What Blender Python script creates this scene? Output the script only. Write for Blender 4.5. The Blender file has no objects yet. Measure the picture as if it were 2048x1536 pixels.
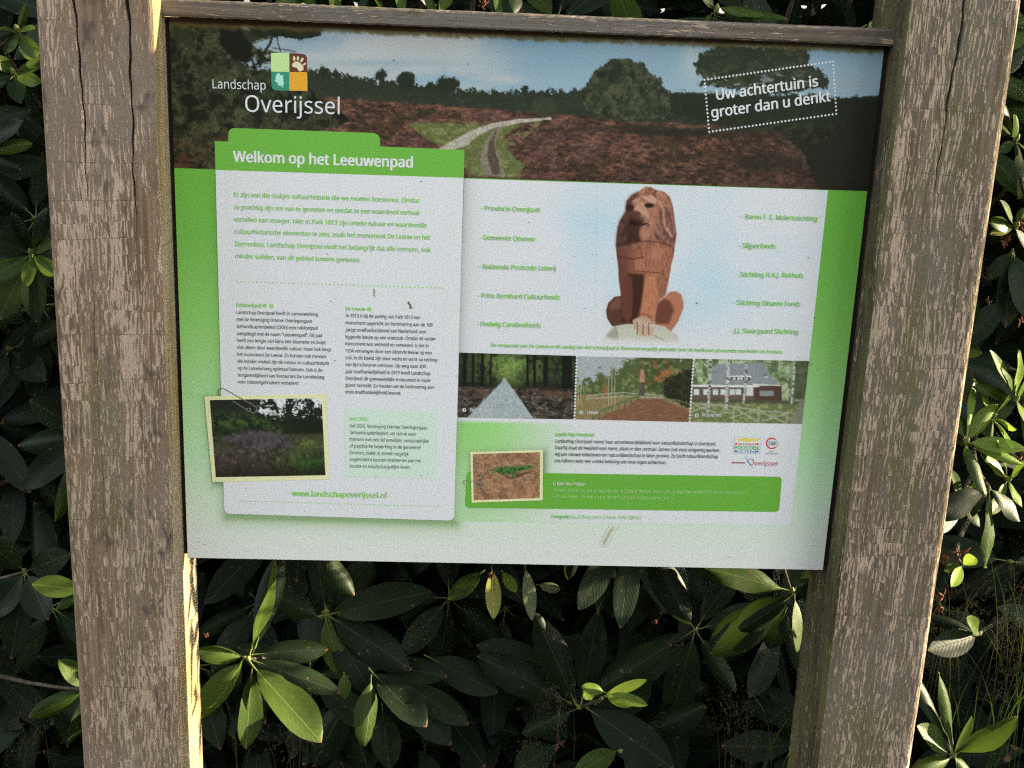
import bpy, bmesh, math, random, os
import numpy as np
from mathutils import Vector, Matrix
from mathutils.geometry import tessellate_polygon

SC = bpy.context.scene
COL = SC.collection
rnd = random.Random(11)
R = math.radians

# ------------------------------------------------------------------ camera
Z0 = 1.37                                   # height of the print line under the heath picture
F_PX, YAW, PITCH, ROLL = 2500.0, -0.053031, 0.279556, 0.041182
CAM_POS = Vector((0.333154, -1.517572, Z0 + 0.178911))
CAM_ROT = Matrix.Rotation(YAW, 3, 'Z') @ Matrix.Rotation(math.pi/2 - PITCH, 3, 'X') @ Matrix.Rotation(ROLL, 3, 'Z')
cam_data = bpy.data.cameras.new('camera')
cam_data.sensor_width = 36.0
cam_data.lens = 36.0 * F_PX / 2048.0
cam_data.clip_start = 0.05
cam_data.clip_end = 400.0
cam = bpy.data.objects.new('camera', cam_data)
cam.matrix_world = Matrix.Translation(CAM_POS) @ CAM_ROT.to_4x4()
COL.objects.link(cam)
SC.camera = cam

# ------------------------------------------------------------------ light
SUN_EL, SUN_AZ = R(8.8), R(5.8)            # low evening sun, just behind the right end of the sign
SUN = Vector((math.cos(SUN_AZ)*math.cos(SUN_EL), math.sin(SUN_AZ)*math.cos(SUN_EL), math.sin(SUN_EL)))
world = bpy.data.worlds.new('World')
SC.world = world
world.use_nodes = True
wn = world.node_tree
wn.nodes.clear()
sky = wn.nodes.new('ShaderNodeTexSky')
sky.sky_type = 'NISHITA'
sky.sun_disc = False
sky.sun_elevation = SUN_EL
sky.sun_rotation = math.pi/2 - SUN_AZ
sky.air_density = 1.0
sky.dust_density = 2.5
sky.ozone_density = 0.6
hs = wn.nodes.new('ShaderNodeHueSaturation')
hs.inputs['Saturation'].default_value = 0.30
bg = wn.nodes.new('ShaderNodeBackground')
bg.inputs['Strength'].default_value = 0.15
wo = wn.nodes.new('ShaderNodeOutputWorld')
wn.links.new(sky.outputs[0], hs.inputs['Color'])
wn.links.new(hs.outputs[0], bg.inputs['Color'])
wn.links.new(bg.outputs[0], wo.inputs['Surface'])
sun_data = bpy.data.lights.new('sun', 'SUN')
sun_data.energy = 3.5
sun_data.angle = R(0.6)
sun_data.color = (1.0, 0.83, 0.54)
sun = bpy.data.objects.new('sun', sun_data)
sun.rotation_euler = SUN.to_track_quat('Z', 'Y').to_euler()
sun.location = SUN * 8
COL.objects.link(sun)
SC.view_settings.view_transform = 'Standard'
SC.view_settings.look = 'None'
SC.view_settings.gamma = 1.0
SC.view_settings.use_curve_mapping = False
SC.view_settings.exposure = 2.88
SC.render.film_transparent = False
SC.cycles.max_bounces = 8
SC.cycles.use_denoising = False
SC.cycles.use_adaptive_sampling = False
SC.cycles.sampling_pattern = 'BLUE_NOISE'
SC.cycles.pixel_filter_type = 'BLACKMAN_HARRIS'
SC.cycles.filter_width = 1.25

# ------------------------------------------------------------------ measuring helpers
CR = np.array([list(r) for r in CAM_ROT])
CP = np.array(CAM_POS)
def at(px, py, y=0.0):
    """point of the plane at depth y that was measured at (px, py)"""
    d = CR @ np.array([(px-1024)/F_PX, (768-py)/F_PX, -1.0])
    return CP + d * ((y - CP[1]) / d[1])
def project(P):
    q = (np.asarray(P) - CP) @ CR
    return 1024 + F_PX*q[..., 0]/-q[..., 2], 768 - F_PX*q[..., 1]/-q[..., 2]

def link(name, me, mat=None, parent=None):
    o = bpy.data.objects.new(name, me)
    COL.objects.link(o)
    if mat is not None and me is not None and len(me.materials) == 0:
        for m in (mat if isinstance(mat, (list, tuple)) else [mat]):
            me.materials.append(m)
    if parent is not None:
        o.parent = parent
    return o
def thing(name, label, cat, loc=(0, 0, 0), group=None):
    o = bpy.data.objects.new(name, None)
    COL.objects.link(o)
    o.location = loc
    o.empty_display_size = 0.1
    o['label'] = label; o['category'] = cat
    if group: o['group'] = group
    return o
def mesh_from(name, verts, faces, smooth=False):
    me = bpy.data.meshes.new(name)
    me.from_pydata([tuple(v) for v in verts], [], faces)
    if smooth:
        me.polygons.foreach_set('use_smooth', [True]*len(me.polygons))
    me.update()
    return me

# ------------------------------------------------------------------ node helpers
def new_mat(name):
    m = bpy.data.materials.new(name)
    m.use_nodes = True
    nt = m.node_tree
    b = nt.nodes['Principled BSDF']
    return m, nt, b
class NB:
    def __init__(s, nt): s.nt = nt
    def n(s, t, **kw):
        x = s.nt.nodes.new(t)
        for k, v in kw.items(): setattr(x, k, v)
        return x
    def l(s, a, b): s.nt.links.new(a, b)
    def math(s, op, a, b=None, c=None, clamp=False):
        x = s.n('ShaderNodeMath', operation=op); x.use_clamp = clamp
        for i, v in enumerate((a, b, c)):
            if v is None: continue
            if isinstance(v, (int, float)): x.inputs[i].default_value = v
            else: s.l(v, x.inputs[i])
        return x.outputs[0]
    def mix(s, f, a, b):
        x = s.n('ShaderNodeMix', data_type='RGBA')
        for i, v in ((0, f), (6, a), (7, b)):
            if isinstance(v, (int, float)): x.inputs[i].default_value = v
            elif isinstance(v, tuple): x.inputs[i].default_value = (*v, 1) if len(v) == 3 else v
            else: s.l(v, x.inputs[i])
        return x.outputs[2]
    def map(s, vec, scale, loc=(0, 0, 0)):
        x = s.n('ShaderNodeMapping')
        x.inputs['Scale'].default_value = scale
        x.inputs['Location'].default_value = loc
        s.l(vec, x.inputs['Vector'])
        return x.outputs[0]
    def noise(s, vec, scale=1.0, detail=3, rough=.55):
        x = s.n('ShaderNodeTexNoise')
        x.inputs['Scale'].default_value = scale
        x.inputs['Detail'].default_value = detail
        x.inputs['Roughness'].default_value = rough
        s.l(vec, x.inputs['Vector'])
        return x.outputs['Fac']
    def step(s, v, lo, hi):
        x = s.n('ShaderNodeMapRange'); x.interpolation_type = 'SMOOTHSTEP'
        s.l(v, x.inputs['Value'])
        x.inputs['From Min'].default_value = lo; x.inputs['From Max'].default_value = hi
        return x.outputs[0]
    def bump(s, h, b, strength, dist):
        x = s.n('ShaderNodeBump')
        x.inputs['Strength'].default_value = strength
        x.inputs['Distance'].default_value = dist
        s.l(h, x.inputs['Height']); s.l(x.outputs[0], b.inputs['Normal'])

def lin(c):
    c = np.asarray(c, float)/255.0
    return np.where(c <= .04045, c/12.92, ((np.clip(c, 0, None)+.055)/1.055)**2.4)
WHITE_LIN = float(lin(187))
def ink(c):
    """print colour as it reads beside the panel's white -> base colour"""
    return np.clip(lin(c)/WHITE_LIN*0.80, 0.004, 0.85)

# ------------------------------------------------------------------ materials
def wood(name, off, seed, green=.4, pale=.5, along='Z', base=(.265, .178, .112), moss=0.0, wave=0.0, side=None):
    m, nt, b = new_mat(name)
    k = NB(nt)
    tc = k.n('ShaderNodeTexCoord')
    vec = k.map(tc.outputs['Object'], (1, 1, 1), off)
    if along == 'X':
        mp = k.n('ShaderNodeMapping'); mp.inputs['Rotation'].default_value = (0, R(90), 0)
        k.l(vec, mp.inputs['Vector']); vec = mp.outputs[0]
    sep = k.n('ShaderNodeSeparateXYZ'); k.l(vec, sep.inputs[0])
    z = sep.outputs['Z']
    # saw-cut bands across the post
    warp = k.noise(k.map(vec, (2, 2, 9)), 1, 2)
    bz = k.math('MULTIPLY', k.math('ADD', z, k.math('MULTIPLY', warp, .07)), 46.0)
    band = k.math('FLOOR', bz)
    fr = k.math('FRACT', bz)
    wn_ = k.n('ShaderNodeTexWhiteNoise', noise_dimensions='1D'); k.l(band, wn_.inputs['W'])
    shift = k.math('MULTIPLY', wn_.outputs['Value'], .05 if along == 'Z' else 0.0)
    cmb = k.n('ShaderNodeCombineXYZ')
    k.l(k.math('ADD', sep.outputs['X'], k.math('MULTIPLY', shift, .05)), cmb.inputs[0])
    k.l(sep.outputs['Y'], cmb.inputs[1]); k.l(k.math('ADD', z, shift), cmb.inputs[2])
    vb = cmb.outputs[0]
    bend = k.noise(k.map(vec, (9, 9, 5)), 1, 2)
    cmb2 = k.n('ShaderNodeVectorMath', operation='ADD')
    off2 = k.n('ShaderNodeCombineXYZ'); k.l(k.math('MULTIPLY', bend, .02), off2.inputs[0])
    k.l(vb, cmb2.inputs[0]); k.l(off2.outputs[0], cmb2.inputs[1]); vb = cmb2.outputs[0]
    s1 = k.noise(k.map(vb, (400, 400, 40)), 1, 3, .62)
    s2 = k.noise(k.map(vec, (26, 26, 7)), 1, 3, .6)
    s3 = k.noise(k.map(vb, (700, 700, 60)), 1, 2, .6)
    sp = k.math('ADD', k.math('ADD', s1, k.math('MULTIPLY', s2, .55)), k.math('MULTIPLY', s3, .12))
    hi = 1.05 - .22*pale
    flake = k.step(sp, hi-.045, hi+.015)
    big = k.noise(k.map(vec, (10, 10, 3.2)), 1, 4, .6)
    fine = k.noise(k.map(vec, (900, 900, 110)), 1, 3, .65)
    long_ = k.noise(k.map(vec, (160, 160, 5)), 1, 4, .6)
    grain = k.step(long_, .35, .68)
    c = k.mix(grain, tuple(x*.58 for x in base), tuple(x*1.15 for x in base))
    grey = tuple(.35*(sum(base)/3)*1.1 + .62*x for x in base)
    c = k.mix(k.step(big, .42, .62), c, grey)
    gm = k.noise(k.map(vec, (14, 14, 3.0), (3, 1, 7)), 1, 5, .65)
    c = k.mix(k.math('MULTIPLY', k.step(gm, .62-.3*green, .78-.25*green), .75), c, (.135, .128, .052))
    pc = k.mix(s3, (.38, .27, .20), (.60, .46, .35))
    pc = k.mix(k.math('MULTIPLY', k.step(gm, .45, .7), .45), pc, (.26, .25, .15))
    c = k.mix(k.math('MULTIPLY', flake, .95), c, pc)
    if wave > 0:      # dark tear-out marks left by the saw
        wv = k.noise(k.map(vec, (30, 30, 13), (seed, 0, 2)), 1, 1.5, .5)
        rid = k.math('ABSOLUTE', k.math('SUBTRACT', wv, .5))
        wm = k.math('MULTIPLY', k.math('SUBTRACT', 1.0, k.step(rid, .0, .05)), k.step(k.noise(k.map(vec, (38, 38, 22), (1, 9, seed)), 1, 2), .5, .66))
        c = k.mix(k.math('MULTIPLY', wm, wave), c, (.075, .066, .058))
    line = k.math('MULTIPLY', k.math('LESS_THAN', fr, .04), k.math('GREATER_THAN', wn_.outputs['Value'], .62 if along == 'Z' else 2.0))
    c = k.mix(k.math('MULTIPLY', line, k.math('MULTIPLY', k.step(s2, .4, .6), .38)), c, (.05, .04, .03))
    c = k.mix(k.math('MULTIPLY', k.step(fine, .5, .75), .35), c, (.07, .055, .04))
    if moss > 0:
        mm = k.noise(k.map(vec, (60, 60, 14)), 1, 4, .7)
        c = k.mix(k.math('MULTIPLY', k.step(mm, .62-.2*moss, .72-.2*moss), .8), c, (.10, .10, .035))
    k.l(c, b.inputs['Base Color'])
    b.inputs['Roughness'].default_value = .86
    b.inputs['Specular IOR Level'].default_value = .22
    h = k.math('ADD', k.math('ADD', k.math('MULTIPLY', flake, .9), k.math('MULTIPLY', grain, .5)), k.math('MULTIPLY', fine, .7))
    h = k.math('SUBTRACT', h, k.math('MULTIPLY', line, .8))
    k.bump(h, b, .8, .0014)
    return m
M_POST_L = wood('weathered_oak_left', (.3, .1, .2), 3, green=.34, pale=.76, wave=.75)
M_POST_R = wood('weathered_oak_right', (1.7, .4, 1.9), 8, green=.50, pale=.74, base=(.195, .153, .102), wave=0.0)
M_SIDE_L = wood('oak_side_left', (2.3, .4, .7), 5, green=.30, pale=.12, base=(.36, .26, .125))  # yellow base takes in the sunlit tone of the inner side
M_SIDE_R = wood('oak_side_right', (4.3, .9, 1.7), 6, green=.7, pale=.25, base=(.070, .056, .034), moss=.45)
M_RAIL = wood('rail_wood', (5.3, .2, .6), 9, green=.35, pale=.42, along='X', base=(.185, .150, .118), moss=.3)
def flat(name, col, rough=.5, spec=.3):
    m, nt, b = new_mat(name)
    b.inputs['Base Color'].default_value = (*col, 1)
    b.inputs['Roughness'].default_value = rough
    b.inputs['Specular IOR Level'].default_value = spec
    return m
def print_mat(name, c, rough=.42):
    """printed ink with a little dust and wear"""
    m, nt, b = new_mat(name)
    k = NB(nt)
    tc = k.n('ShaderNodeTexCoord')
    n1 = k.noise(tc.outputs['Object'], 9, 4, .6)
    n2 = k.noise(tc.outputs['Object'], 420, 2, .6)
    n3 = k.noise(k.map(tc.outputs['Object'], (34, 1, 2.2)), 1, 4, .65)
    f = k.math('ADD', k.math('ADD', k.math('MULTIPLY', n1, .025), k.math('MULTIPLY', n2, .02)), k.math('MULTIPLY', k.step(n3, .5, .75), .07))
    col = tuple(float(v) for v in ink(c))
    k.l(k.mix(f, col, (.33, .34, .30)), b.inputs['Base Color'])
    b.inputs['Roughness'].default_value = rough
    b.inputs['Specular IOR Level'].default_value = .16
    return m
INKS = {}
def inkmat(c):
    if c not in INKS: INKS[c] = print_mat('ink_%d' % len(INKS), c)
    return INKS[c]
m, nt, b = new_mat('printed_picture'); k = NB(nt)
va = k.n('ShaderNodeVertexColor'); va.layer_name = 'ink'
tc = k.n('ShaderNodeTexCoord')
f = k.math('ADD', k.math('MULTIPLY', k.noise(tc.outputs['Object'], 9, 4, .6), .02), k.math('MULTIPLY', k.noise(tc.outputs['Object'], 420, 2), .015))
k.l(k.mix(f, va.outputs['Color'], (.33, .34, .30)), b.inputs['Base Color'])
b.inputs['Roughness'].default_value = .42
b.inputs['Specular IOR Level'].default_value = .16
M_PIC = m
M_EDGE = flat('panel_edge', (.03, .018, .014), .6)

# ------------------------------------------------------------------ picture painting (vertex colours of flat print)
def hash2(ix, iy, s):
    h = (ix.astype(np.int64)*374761393 + iy.astype(np.int64)*668265263 + s*1442695041) & 0xffffffff
    h = ((h ^ (h >> 13))*1274126177) & 0xffffffff
    return ((h ^ (h >> 16)) & 0xffff)/65535.0
def vnoise(x, y, s):
    ix, iy = np.floor(x), np.floor(y)
    fx, fy = x-ix, y-iy
    fx = fx*fx*(3-2*fx); fy = fy*fy*(3-2*fy)
    a = hash2(ix, iy, s); b_ = hash2(ix+1, iy, s); c = hash2(ix, iy+1, s); d = hash2(ix+1, iy+1, s)
    return (a*(1-fx)+b_*fx)*(1-fy)+(c*(1-fx)+d*fx)*fy
def fbm(x, y, s=0, o=4, g=.55):
    t = 0; a = 1; n = 0
    for i in range(o):
        t = t+a*vnoise(x*2**i+17*i, y*2**i+5*i, s+i); n += a; a *= g
    return t/n
def sm(v, lo, hi):
    t = np.clip((v-lo)/(hi-lo), 0, 1)
    return t*t*(3-2*t)
def poly_sd(x, y, P):
    """signed distance, positive inside"""
    P = np.asarray(P, float); inside = np.zeros(x.shape, bool); d2 = np.full(x.shape, 1e18)
    n = len(P)
    for i in range(n):
        x0, y0 = P[i]; x1, y1 = P[(i+1) % n]
        ex, ey = x1-x0, y1-y0
        t = np.clip(((x-x0)*ex+(y-y0)*ey)/(ex*ex+ey*ey+1e-9), 0, 1)
        d2 = np.minimum(d2, (x-x0-t*ex)**2+(y-y0-t*ey)**2)
        if y0 != y1:
            c = ((y0 > y) != (y1 > y)) & (x < (x1-x0)*(y-y0)/(y1-y0)+x0)
            inside ^= c
    return np.where(inside, 1, -1)*np.sqrt(d2)
def line_d(x, y, P):
    P = np.asarray(P, float); d2 = np.full(x.shape, 1e18)
    for i in range(len(P)-1):
        x0, y0 = P[i]; x1, y1 = P[i+1]
        ex, ey = x1-x0, y1-y0
        t = np.clip(((x-x0)*ex+(y-y0)*ey)/(ex*ex+ey*ey+1e-9), 0, 1)
        d2 = np.minimum(d2, (x-x0-t*ex)**2+(y-y0-t*ey)**2)
    return np.sqrt(d2)
def veg(X, Y, s, seed, lo=.40, hi=.62, ys=1.0):
    return sm(fbm(X*s, Y*s*ys, seed, 5, .82), lo, hi)
def smoothpath(P, n=6):
    P = [np.array(q, float) for q in P]; out = []
    for i in range(len(P)-1):
        p0, p1, p2, p3 = P[max(0, i-1)], P[i], P[i+1], P[min(len(P)-1, i+2)]
        for t in np.linspace(0, 1, n, endpoint=False):
            out.append(tuple(.5*((2*p1)+(-p0+p2)*t+(2*p0-5*p1+4*p2-p3)*t*t+(-p0+3*p1-3*p2+p3)*t**3)))
    out.append(tuple(P[-1])); return out
class Pic:
    def __init__(s, quad, step, level):
        """quad: TL TR BR BL in measured coordinates; a grid of print dots every `step`"""
        q = [at(*p) for p in quad]
        w = max(math.dist(quad[0], quad[1]), math.dist(quad[3], quad[2])); h = max(math.dist(quad[0], quad[3]), math.dist(quad[1], quad[2]))
        s.nx, s.ny = max(2, int(w/step)+1), max(2, int(h/step)+1)
        u, v = np.meshgrid(np.linspace(0, 1, s.nx), np.linspace(0, 1, s.ny))
        u = u.ravel()[:, None]; v = v.ravel()[:, None]
        s.P = (q[0]*(1-u)+q[1]*u)*(1-v)+(q[3]*(1-u)+q[2]*u)*v
        s.X, s.Y = project(s.P)
        s.P[:, 1] = -level*.00016
        s.C = np.zeros((len(s.X), 3)); s.U = u[:, 0]; s.V = v[:, 0]
    def put(s, mask, col):
        m_ = np.clip(mask, 0, 1)[:, None]
        s.C = s.C*(1-m_)+np.asarray(col, float)*m_
    def poly(s, P, col, soft=1.0, rag=0, rs=.1, a=1.0, seed=1):
        d = poly_sd(s.X, s.Y, P)
        if rag: d = d+(fbm(s.X*rs, s.Y*rs, seed, 4, .65)-.5)*2*rag
        s.put(sm(d, -soft, soft)*a, col)
    def ell(s, x, y, rx, ry, col, ang=0, soft=.3, a=1.0):
        c, n = math.cos(ang), math.sin(ang)
        dx, dy = s.X-x, s.Y-y
        r = np.sqrt(((dx*c+dy*n)/rx)**2+((-dx*n+dy*c)/ry)**2)
        s.put((1-sm(r, 1-soft, 1+soft))*a, col)
    def line(s, P, w, col, soft=.8, a=1.0):
        s.put((1-sm(line_d(s.X, s.Y, P), w/2-soft/2, w/2+soft/2))*a, col)
    def grain(s, mask, amp, sc=.34, ys=1.0, seed=7):
        n_ = fbm(s.X*sc, s.Y*sc*ys, seed, 3, .8)-.5
        s.C = np.clip(s.C*(1+(n_*amp*2.2*np.clip(mask, 0, 1))[:, None]), 4, 235)
    def build(s, name, parent, label=None):
        i = np.arange(s.nx*s.ny).reshape(s.ny, s.nx)
        f = np.stack([i[:-1, :-1], i[1:, :-1], i[1:, 1:], i[:-1, 1:]], -1).reshape(-1, 4)
        me = bpy.data.meshes.new(name)
        me.vertices.add(len(s.P)); me.vertices.foreach_set('co', s.P.astype(np.float32).ravel())
        me.loops.add(f.size); me.loops.foreach_set('vertex_index', f.astype(np.int32).ravel())
        me.polygons.add(len(f)); me.polygons.foreach_set('loop_start', np.arange(0, f.size, 4, dtype=np.int32))
        me.update(calc_edges=True)
        ca = me.color_attributes.new('ink', 'FLOAT_COLOR', 'POINT')
        rgba = np.ones((len(s.P), 4), np.float32); rgba[:, :3] = ink(s.C)
        ca.data.foreach_set('color', rgba.ravel())
        o = link(name, me, M_PIC, parent)
        if label: o['label'] = label
        return o

# ------------------------------------------------------------------ the sign: posts, rail, panel
XL0, XL1, XR0, XR1 = -0.1350, -0.0050, 0.8465, 0.9762
YF, YB = -0.050, 0.082
POST_TOP = Z0+.232
sign = thing('information_sign', 'wooden two-post information board with green and white printed panel in front of rhododendrons', 'information board', (.42, .04, 0))
def rel(me_or_v): return me_or_v
sign_off = Vector((.42, .04, 0))
def child(name, me, mat, parent=None, label=None):
    """child of the sign whose mesh was made in world coordinates"""
    o = link(name, me, mat, parent if parent is not None else sign)
    if parent is None: o.matrix_parent_inverse = Matrix.Translation(-sign_off)
    if label: o['label'] = label
    return o

def post(x0, x1, cracks, mats, seed, label):
    """squared post; the front carries real open cracks. cracks: list of [(z, x, width)...] top to bottom"""
    r = random.Random(seed)
    bev = .0055
    zs = [0.0, .35]
    zs += list(np.arange(.4, POST_TOP-.004, .006)) + [POST_TOP-.004]
    nxg = 46
    rows = []
    tagc = []
    bulge = lambda z, ph: .0012*math.sin(z*7+ph)+.0007*math.sin(z*23+ph*2)
    for z in zs:
        xs = [(x0+bev+bulge(z, 1)*.6)+(x1-x0-2*bev-.0)*i/(nxg-1) for i in range(nxg)]
        ys = [YF+.0012*math.sin(i*.5+z*3)*.5 - .0004+r.uniform(-.00025, .00025) for i in range(nxg)]
        for cpts in cracks:
            zz = [p[0] for p in cpts][::-1]; xx = [p[1] for p in cpts][::-1]; ww = [p[2] for p in cpts][::-1]
            w = float(np.interp(z, zz, ww, left=0)); xc = float(np.interp(z, zz, xx))
            xc += .0009*math.sin(z*60+seed)+.0005*math.sin(z*173)
            w *= 1+.25*math.sin(z*90)
            ci = min(range(nxg), key=lambda i_: abs((x0+bev)+(x1-x0-2*bev)*i_/(nxg-1)-np.mean(xx)))
            # five consecutive columns make the notch
            base = [xs[ci-3], xs[ci+3]]
            w = max(w, .00004)
            xs[ci-2] = xc-w/2-.0012; xs[ci-1] = xc-w/2; xs[ci] = xc; xs[ci+1] = xc+w/2; xs[ci+2] = xc+w/2+.0012
            ys[ci] = YF+min(.03, w*14)
            ys[ci-1] = YF+.0002; ys[ci+1] = YF+.0002
            # neighbours spread evenly
            lo, hi = ci-12, ci+12
        xs = list(np.maximum.accumulate(np.array(xs)))
        row = [(x1-.0, YB-bev, z), (x1, YF+bev, z), (x1-bev*.3, YF+bev*.3, z)]
        front = [(x, y, z) for x, y in zip(xs[::-1], ys[::-1])]
        row = [(x1-bev, YB, z), (x1, YB-bev, z), (x1, YF+.04, z), (x1, YF+bev, z), (x1-bev*.3+bulge(z, 2)*.3, YF+bev*.3, z)]+front+[(x0+bev*.3+bulge(z, 3)*.3, YF+bev*.3, z), (x0, YF+bev, z), (x0, YB-bev, z), (x0+bev, YB, z)]
        rows.append(row)
    n = len(rows[0])
    V = [v for row in rows for v in row]
    # chamfered top
    cx, cy = (x0+x1)/2, (YF+YB)/2
    V += [(cx+(v[0]-cx)*.95, cy+(v[1]-cy)*.95, POST_TOP) for v in rows[-1]]
    Fc, mi = [], []
    R_ = len(rows)+1
    for j in range(R_-1):
        for i in range(n):
            a, b_ = j*n+i, j*n+(i+1) % n
            Fc.append((a, a+n, b_+n, b_) if True else None)
            mi.append(0 if 3 < i < n-4 else 1)
    Fc.append(tuple((R_-1)*n+i for i in range(n))[::-1]); mi.append(1)
    me = mesh_from('post', V, Fc, True)
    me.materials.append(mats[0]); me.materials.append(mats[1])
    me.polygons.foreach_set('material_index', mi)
    bm = bmesh.new(); bm.from_mesh(me); bmesh.ops.recalc_face_normals(bm, faces=bm.faces)
    for e in bm.edges:
        if len(e.link_faces) == 2 and e.calc_face_angle(0) > .6: e.smooth = False
    bm.to_mesh(me); bm.free()
    return child('post', me, None, None, label)
def crack(pts):
    """measured (px, py, width px) -> (z, x, width)"""
    o = []
    for px, py, w in pts:
        p = at(px, py, YF); o.append((p[2], p[0], w*.00060))
    p0 = o[0]
    o.insert(0, (POST_TOP+.01, p0[1]+(p0[1]-o[1][1])/max(1e-6, p0[0]-o[1][0])*(POST_TOP+.01-p0[0]), p0[2]))
    return o
post(XL0, XL1, [crack([(147, 0, 4.5), (152, 60, 4.5), (161, 130, 4.5), (167, 230, 3.6), (171, 300, 2.4), (174, 370, 1.4), (176, 420, 0)]),
                crack([(254, 0, 6), (259, 75, 5), (262, 160, 4.5), (266, 300, 3.2), (269, 380, 2.6), (272, 450, 1.2), (273, 480, 0)])],
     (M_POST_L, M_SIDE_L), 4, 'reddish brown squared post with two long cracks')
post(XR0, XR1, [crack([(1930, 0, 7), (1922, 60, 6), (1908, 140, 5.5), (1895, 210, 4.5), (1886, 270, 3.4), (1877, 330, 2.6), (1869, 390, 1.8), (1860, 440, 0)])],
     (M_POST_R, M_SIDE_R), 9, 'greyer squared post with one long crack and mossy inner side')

def rough_box(name, x0, x1, y0, y1, z0, z1, step, amp, seed, bev=.002):
    r = random.Random(seed)
    xs = list(np.arange(x0, x1, step))+[x1]
    V, Fc = [], []
    prof = [(y1, z0), (y0+bev, z0), (y0, z0+bev), (y0, (z0+z1)/2), (y0, z1-bev), (y0+bev, z1), (y1, z1+.001)]
    for x in xs:
        for (y, z) in prof:
            V.append((x, y+r.uniform(-amp, amp), z+r.uniform(-amp, amp)))
    n = len(prof)
    for j in range(len(xs)-1):
        for i in range(n):
            a, b_ = j*n+i, j*n+(i+1) % n
            Fc.append((a, b_, b_+n, a+n))
    Fc.append(tuple(range(n))); Fc.append(tuple((len(xs)-1)*n+i for i in range(n))[::-1])
    me = mesh_from(name, V, Fc, False)
    bm = bmesh.new(); bm.from_mesh(me); bmesh.ops.recalc_face_normals(bm, faces=bm.faces); bm.to_mesh(me); bm.free()
    return me
RZ0, RZ1 = Z0+.1727, Z0+.1914
child('rail', rough_box('rail', XL1+.0005, XR0-.0005, -.0125, .004, RZ0, RZ1, .006, .00035, 2), M_RAIL, None, 'thin lichened top rail')

# panel top right under the rail: algae fringe with painted rail shadow
PZ1 = RZ0-.0005
PZ0 = Z0-.504776
panel = mesh_from('panel', [(0, .0002, PZ0), (.84, .0002, PZ0), (.84, .0002, PZ1), (0, .0002, PZ1), (0, .008, PZ0), (.84, .008, PZ0), (.84, .008, PZ1), (0, .008, PZ1)],
                  [(0, 1, 2, 3), (5, 4, 7, 6), (0, 4, 5, 1), (1, 5, 6, 2), (2, 6, 7, 3), (3, 7, 4, 0)])
panel = child('panel', panel, M_EDGE, None, 'flat printed information panel')
# near-black strips painting the shade in the gaps beside the panel
for (xa, xb) in ((XL1+.0004, -.0003), (.8403, XR0-.0004)):
    me = mesh_from('gap_strip', [(x, y, z) for z in (PZ0+.004, PZ1) for (x, y) in ((xa, .0045), (xb, .0045), (xb, .02), (xa, .02))],
                   [(0, 1, 5, 4), (1, 2, 6, 5), (2, 3, 7, 6), (3, 0, 4, 7), (3, 2, 1, 0), (4, 5, 6, 7)])
    child('gap_strip', me, M_EDGE)

# crop -> full measured coordinates
CROPS = {'a': (330, 0, 2.7425), 'b': (1040, 0, 2.6947), 'c': (380, 560, 3.0722), 'd': (900, 660, 2.6256), 'e': (1400, 820, 6.4),
         'f': (300, 760, 5.12), 'g': (910, 700, 4.266), 'h': (1350, 80, 4.551), 'l': (1160, 360, 4.519), 'o': (400, 60, 5.689), 'z': (0, 0, 1.0)}
def T(c, x, y):
    ox, oy, s = CROPS[c]
    return (ox+x/s, oy+y/s)
def TP(c, pts): return [T(c, *p) for p in pts]

# --- printed ground of the panel
p = Pic([project(np.array(q)) for q in ((0.0005, 0, PZ1), (.8395, 0, PZ1), (.8395, 0, PZ0+.0005), (.0005, 0, PZ0+.0005))], 5, 1)
stops = [(330, (90, 152, 54)), (480, (98, 154, 66)), (640, (118, 170, 90)), (780, (140, 180, 124)), (900, (153, 187, 148)), (1000, (174, 188, 170)), (1080, (184, 188, 182)), (1140, (187, 188, 187))]
yy = p.Y-.012*(p.X-340)*(p.Y < 900)
for ch in range(3): p.C[:, ch] = np.interp(p.Y-.02*(p.X-350), [a for a, c in stops], [c[ch] for a, c in stops])
p.put(sm(p.X, 1500, 1640)*sm(1000-p.Y, 0, 500)*.35, (84, 146, 48))
card_poly = [(430, 284), (928, 299), (908, 1041), (449, 1028)]
d = -poly_sd(p.X-4, p.Y-7, card_poly)
p.put(np.exp(-np.maximum(d, 0)/9.0)*.55, (70, 105, 45))
d = -poly_sd(p.X-3, p.Y-5, TP('f', [(558, 168), (1803, 138), (1840, 1015), (640, 1042)]))
p.put(np.exp(-np.maximum(d, 0)/6.0)*.4, (60, 70, 50))
# run-down dirt near the lower edge and below the rail
p.put((fbm(p.X*.02, p.Y*.1, 5)-.45)*.5*sm(p.Y, 1070, 1135), (160, 166, 150))
p.build('printed_ground', panel)

# --- right white sheet
sheet_q = [(928.5, 357), (1656, 380.5), (1582, 1051), (905, 1042)]
p = Pic(sheet_q, 3, 2)
p.C[:] = (186, 187, 190)
skyd = sm(p.Y, 720, 560)
n = fbm(p.X*.006, p.Y*.008, 3, 4)
n2 = fbm(p.X*.010+4, p.Y*.012, 9, 3)
skm = .22*skyd*sm(p.X, 1070, 1150)*(1-sm(p.X, 1440, 1520))+sm(n, .30, .72)*.7*skyd*sm(p.X, 1080, 1200)*(1-sm(p.X, 1400, 1640)*.7)
skm = skm+np.exp(-((p.X-1190)/80)**2-((p.Y-430)/60)**2)*.35+np.exp(-((p.X-1400)/60)**2-((p.Y-600)/60)**2)*.25
p.put(skm*.9, (160, 182, 194))
p.put(sm(n2, .5, .75)*.25*skyd, (192, 188, 196))
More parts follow.
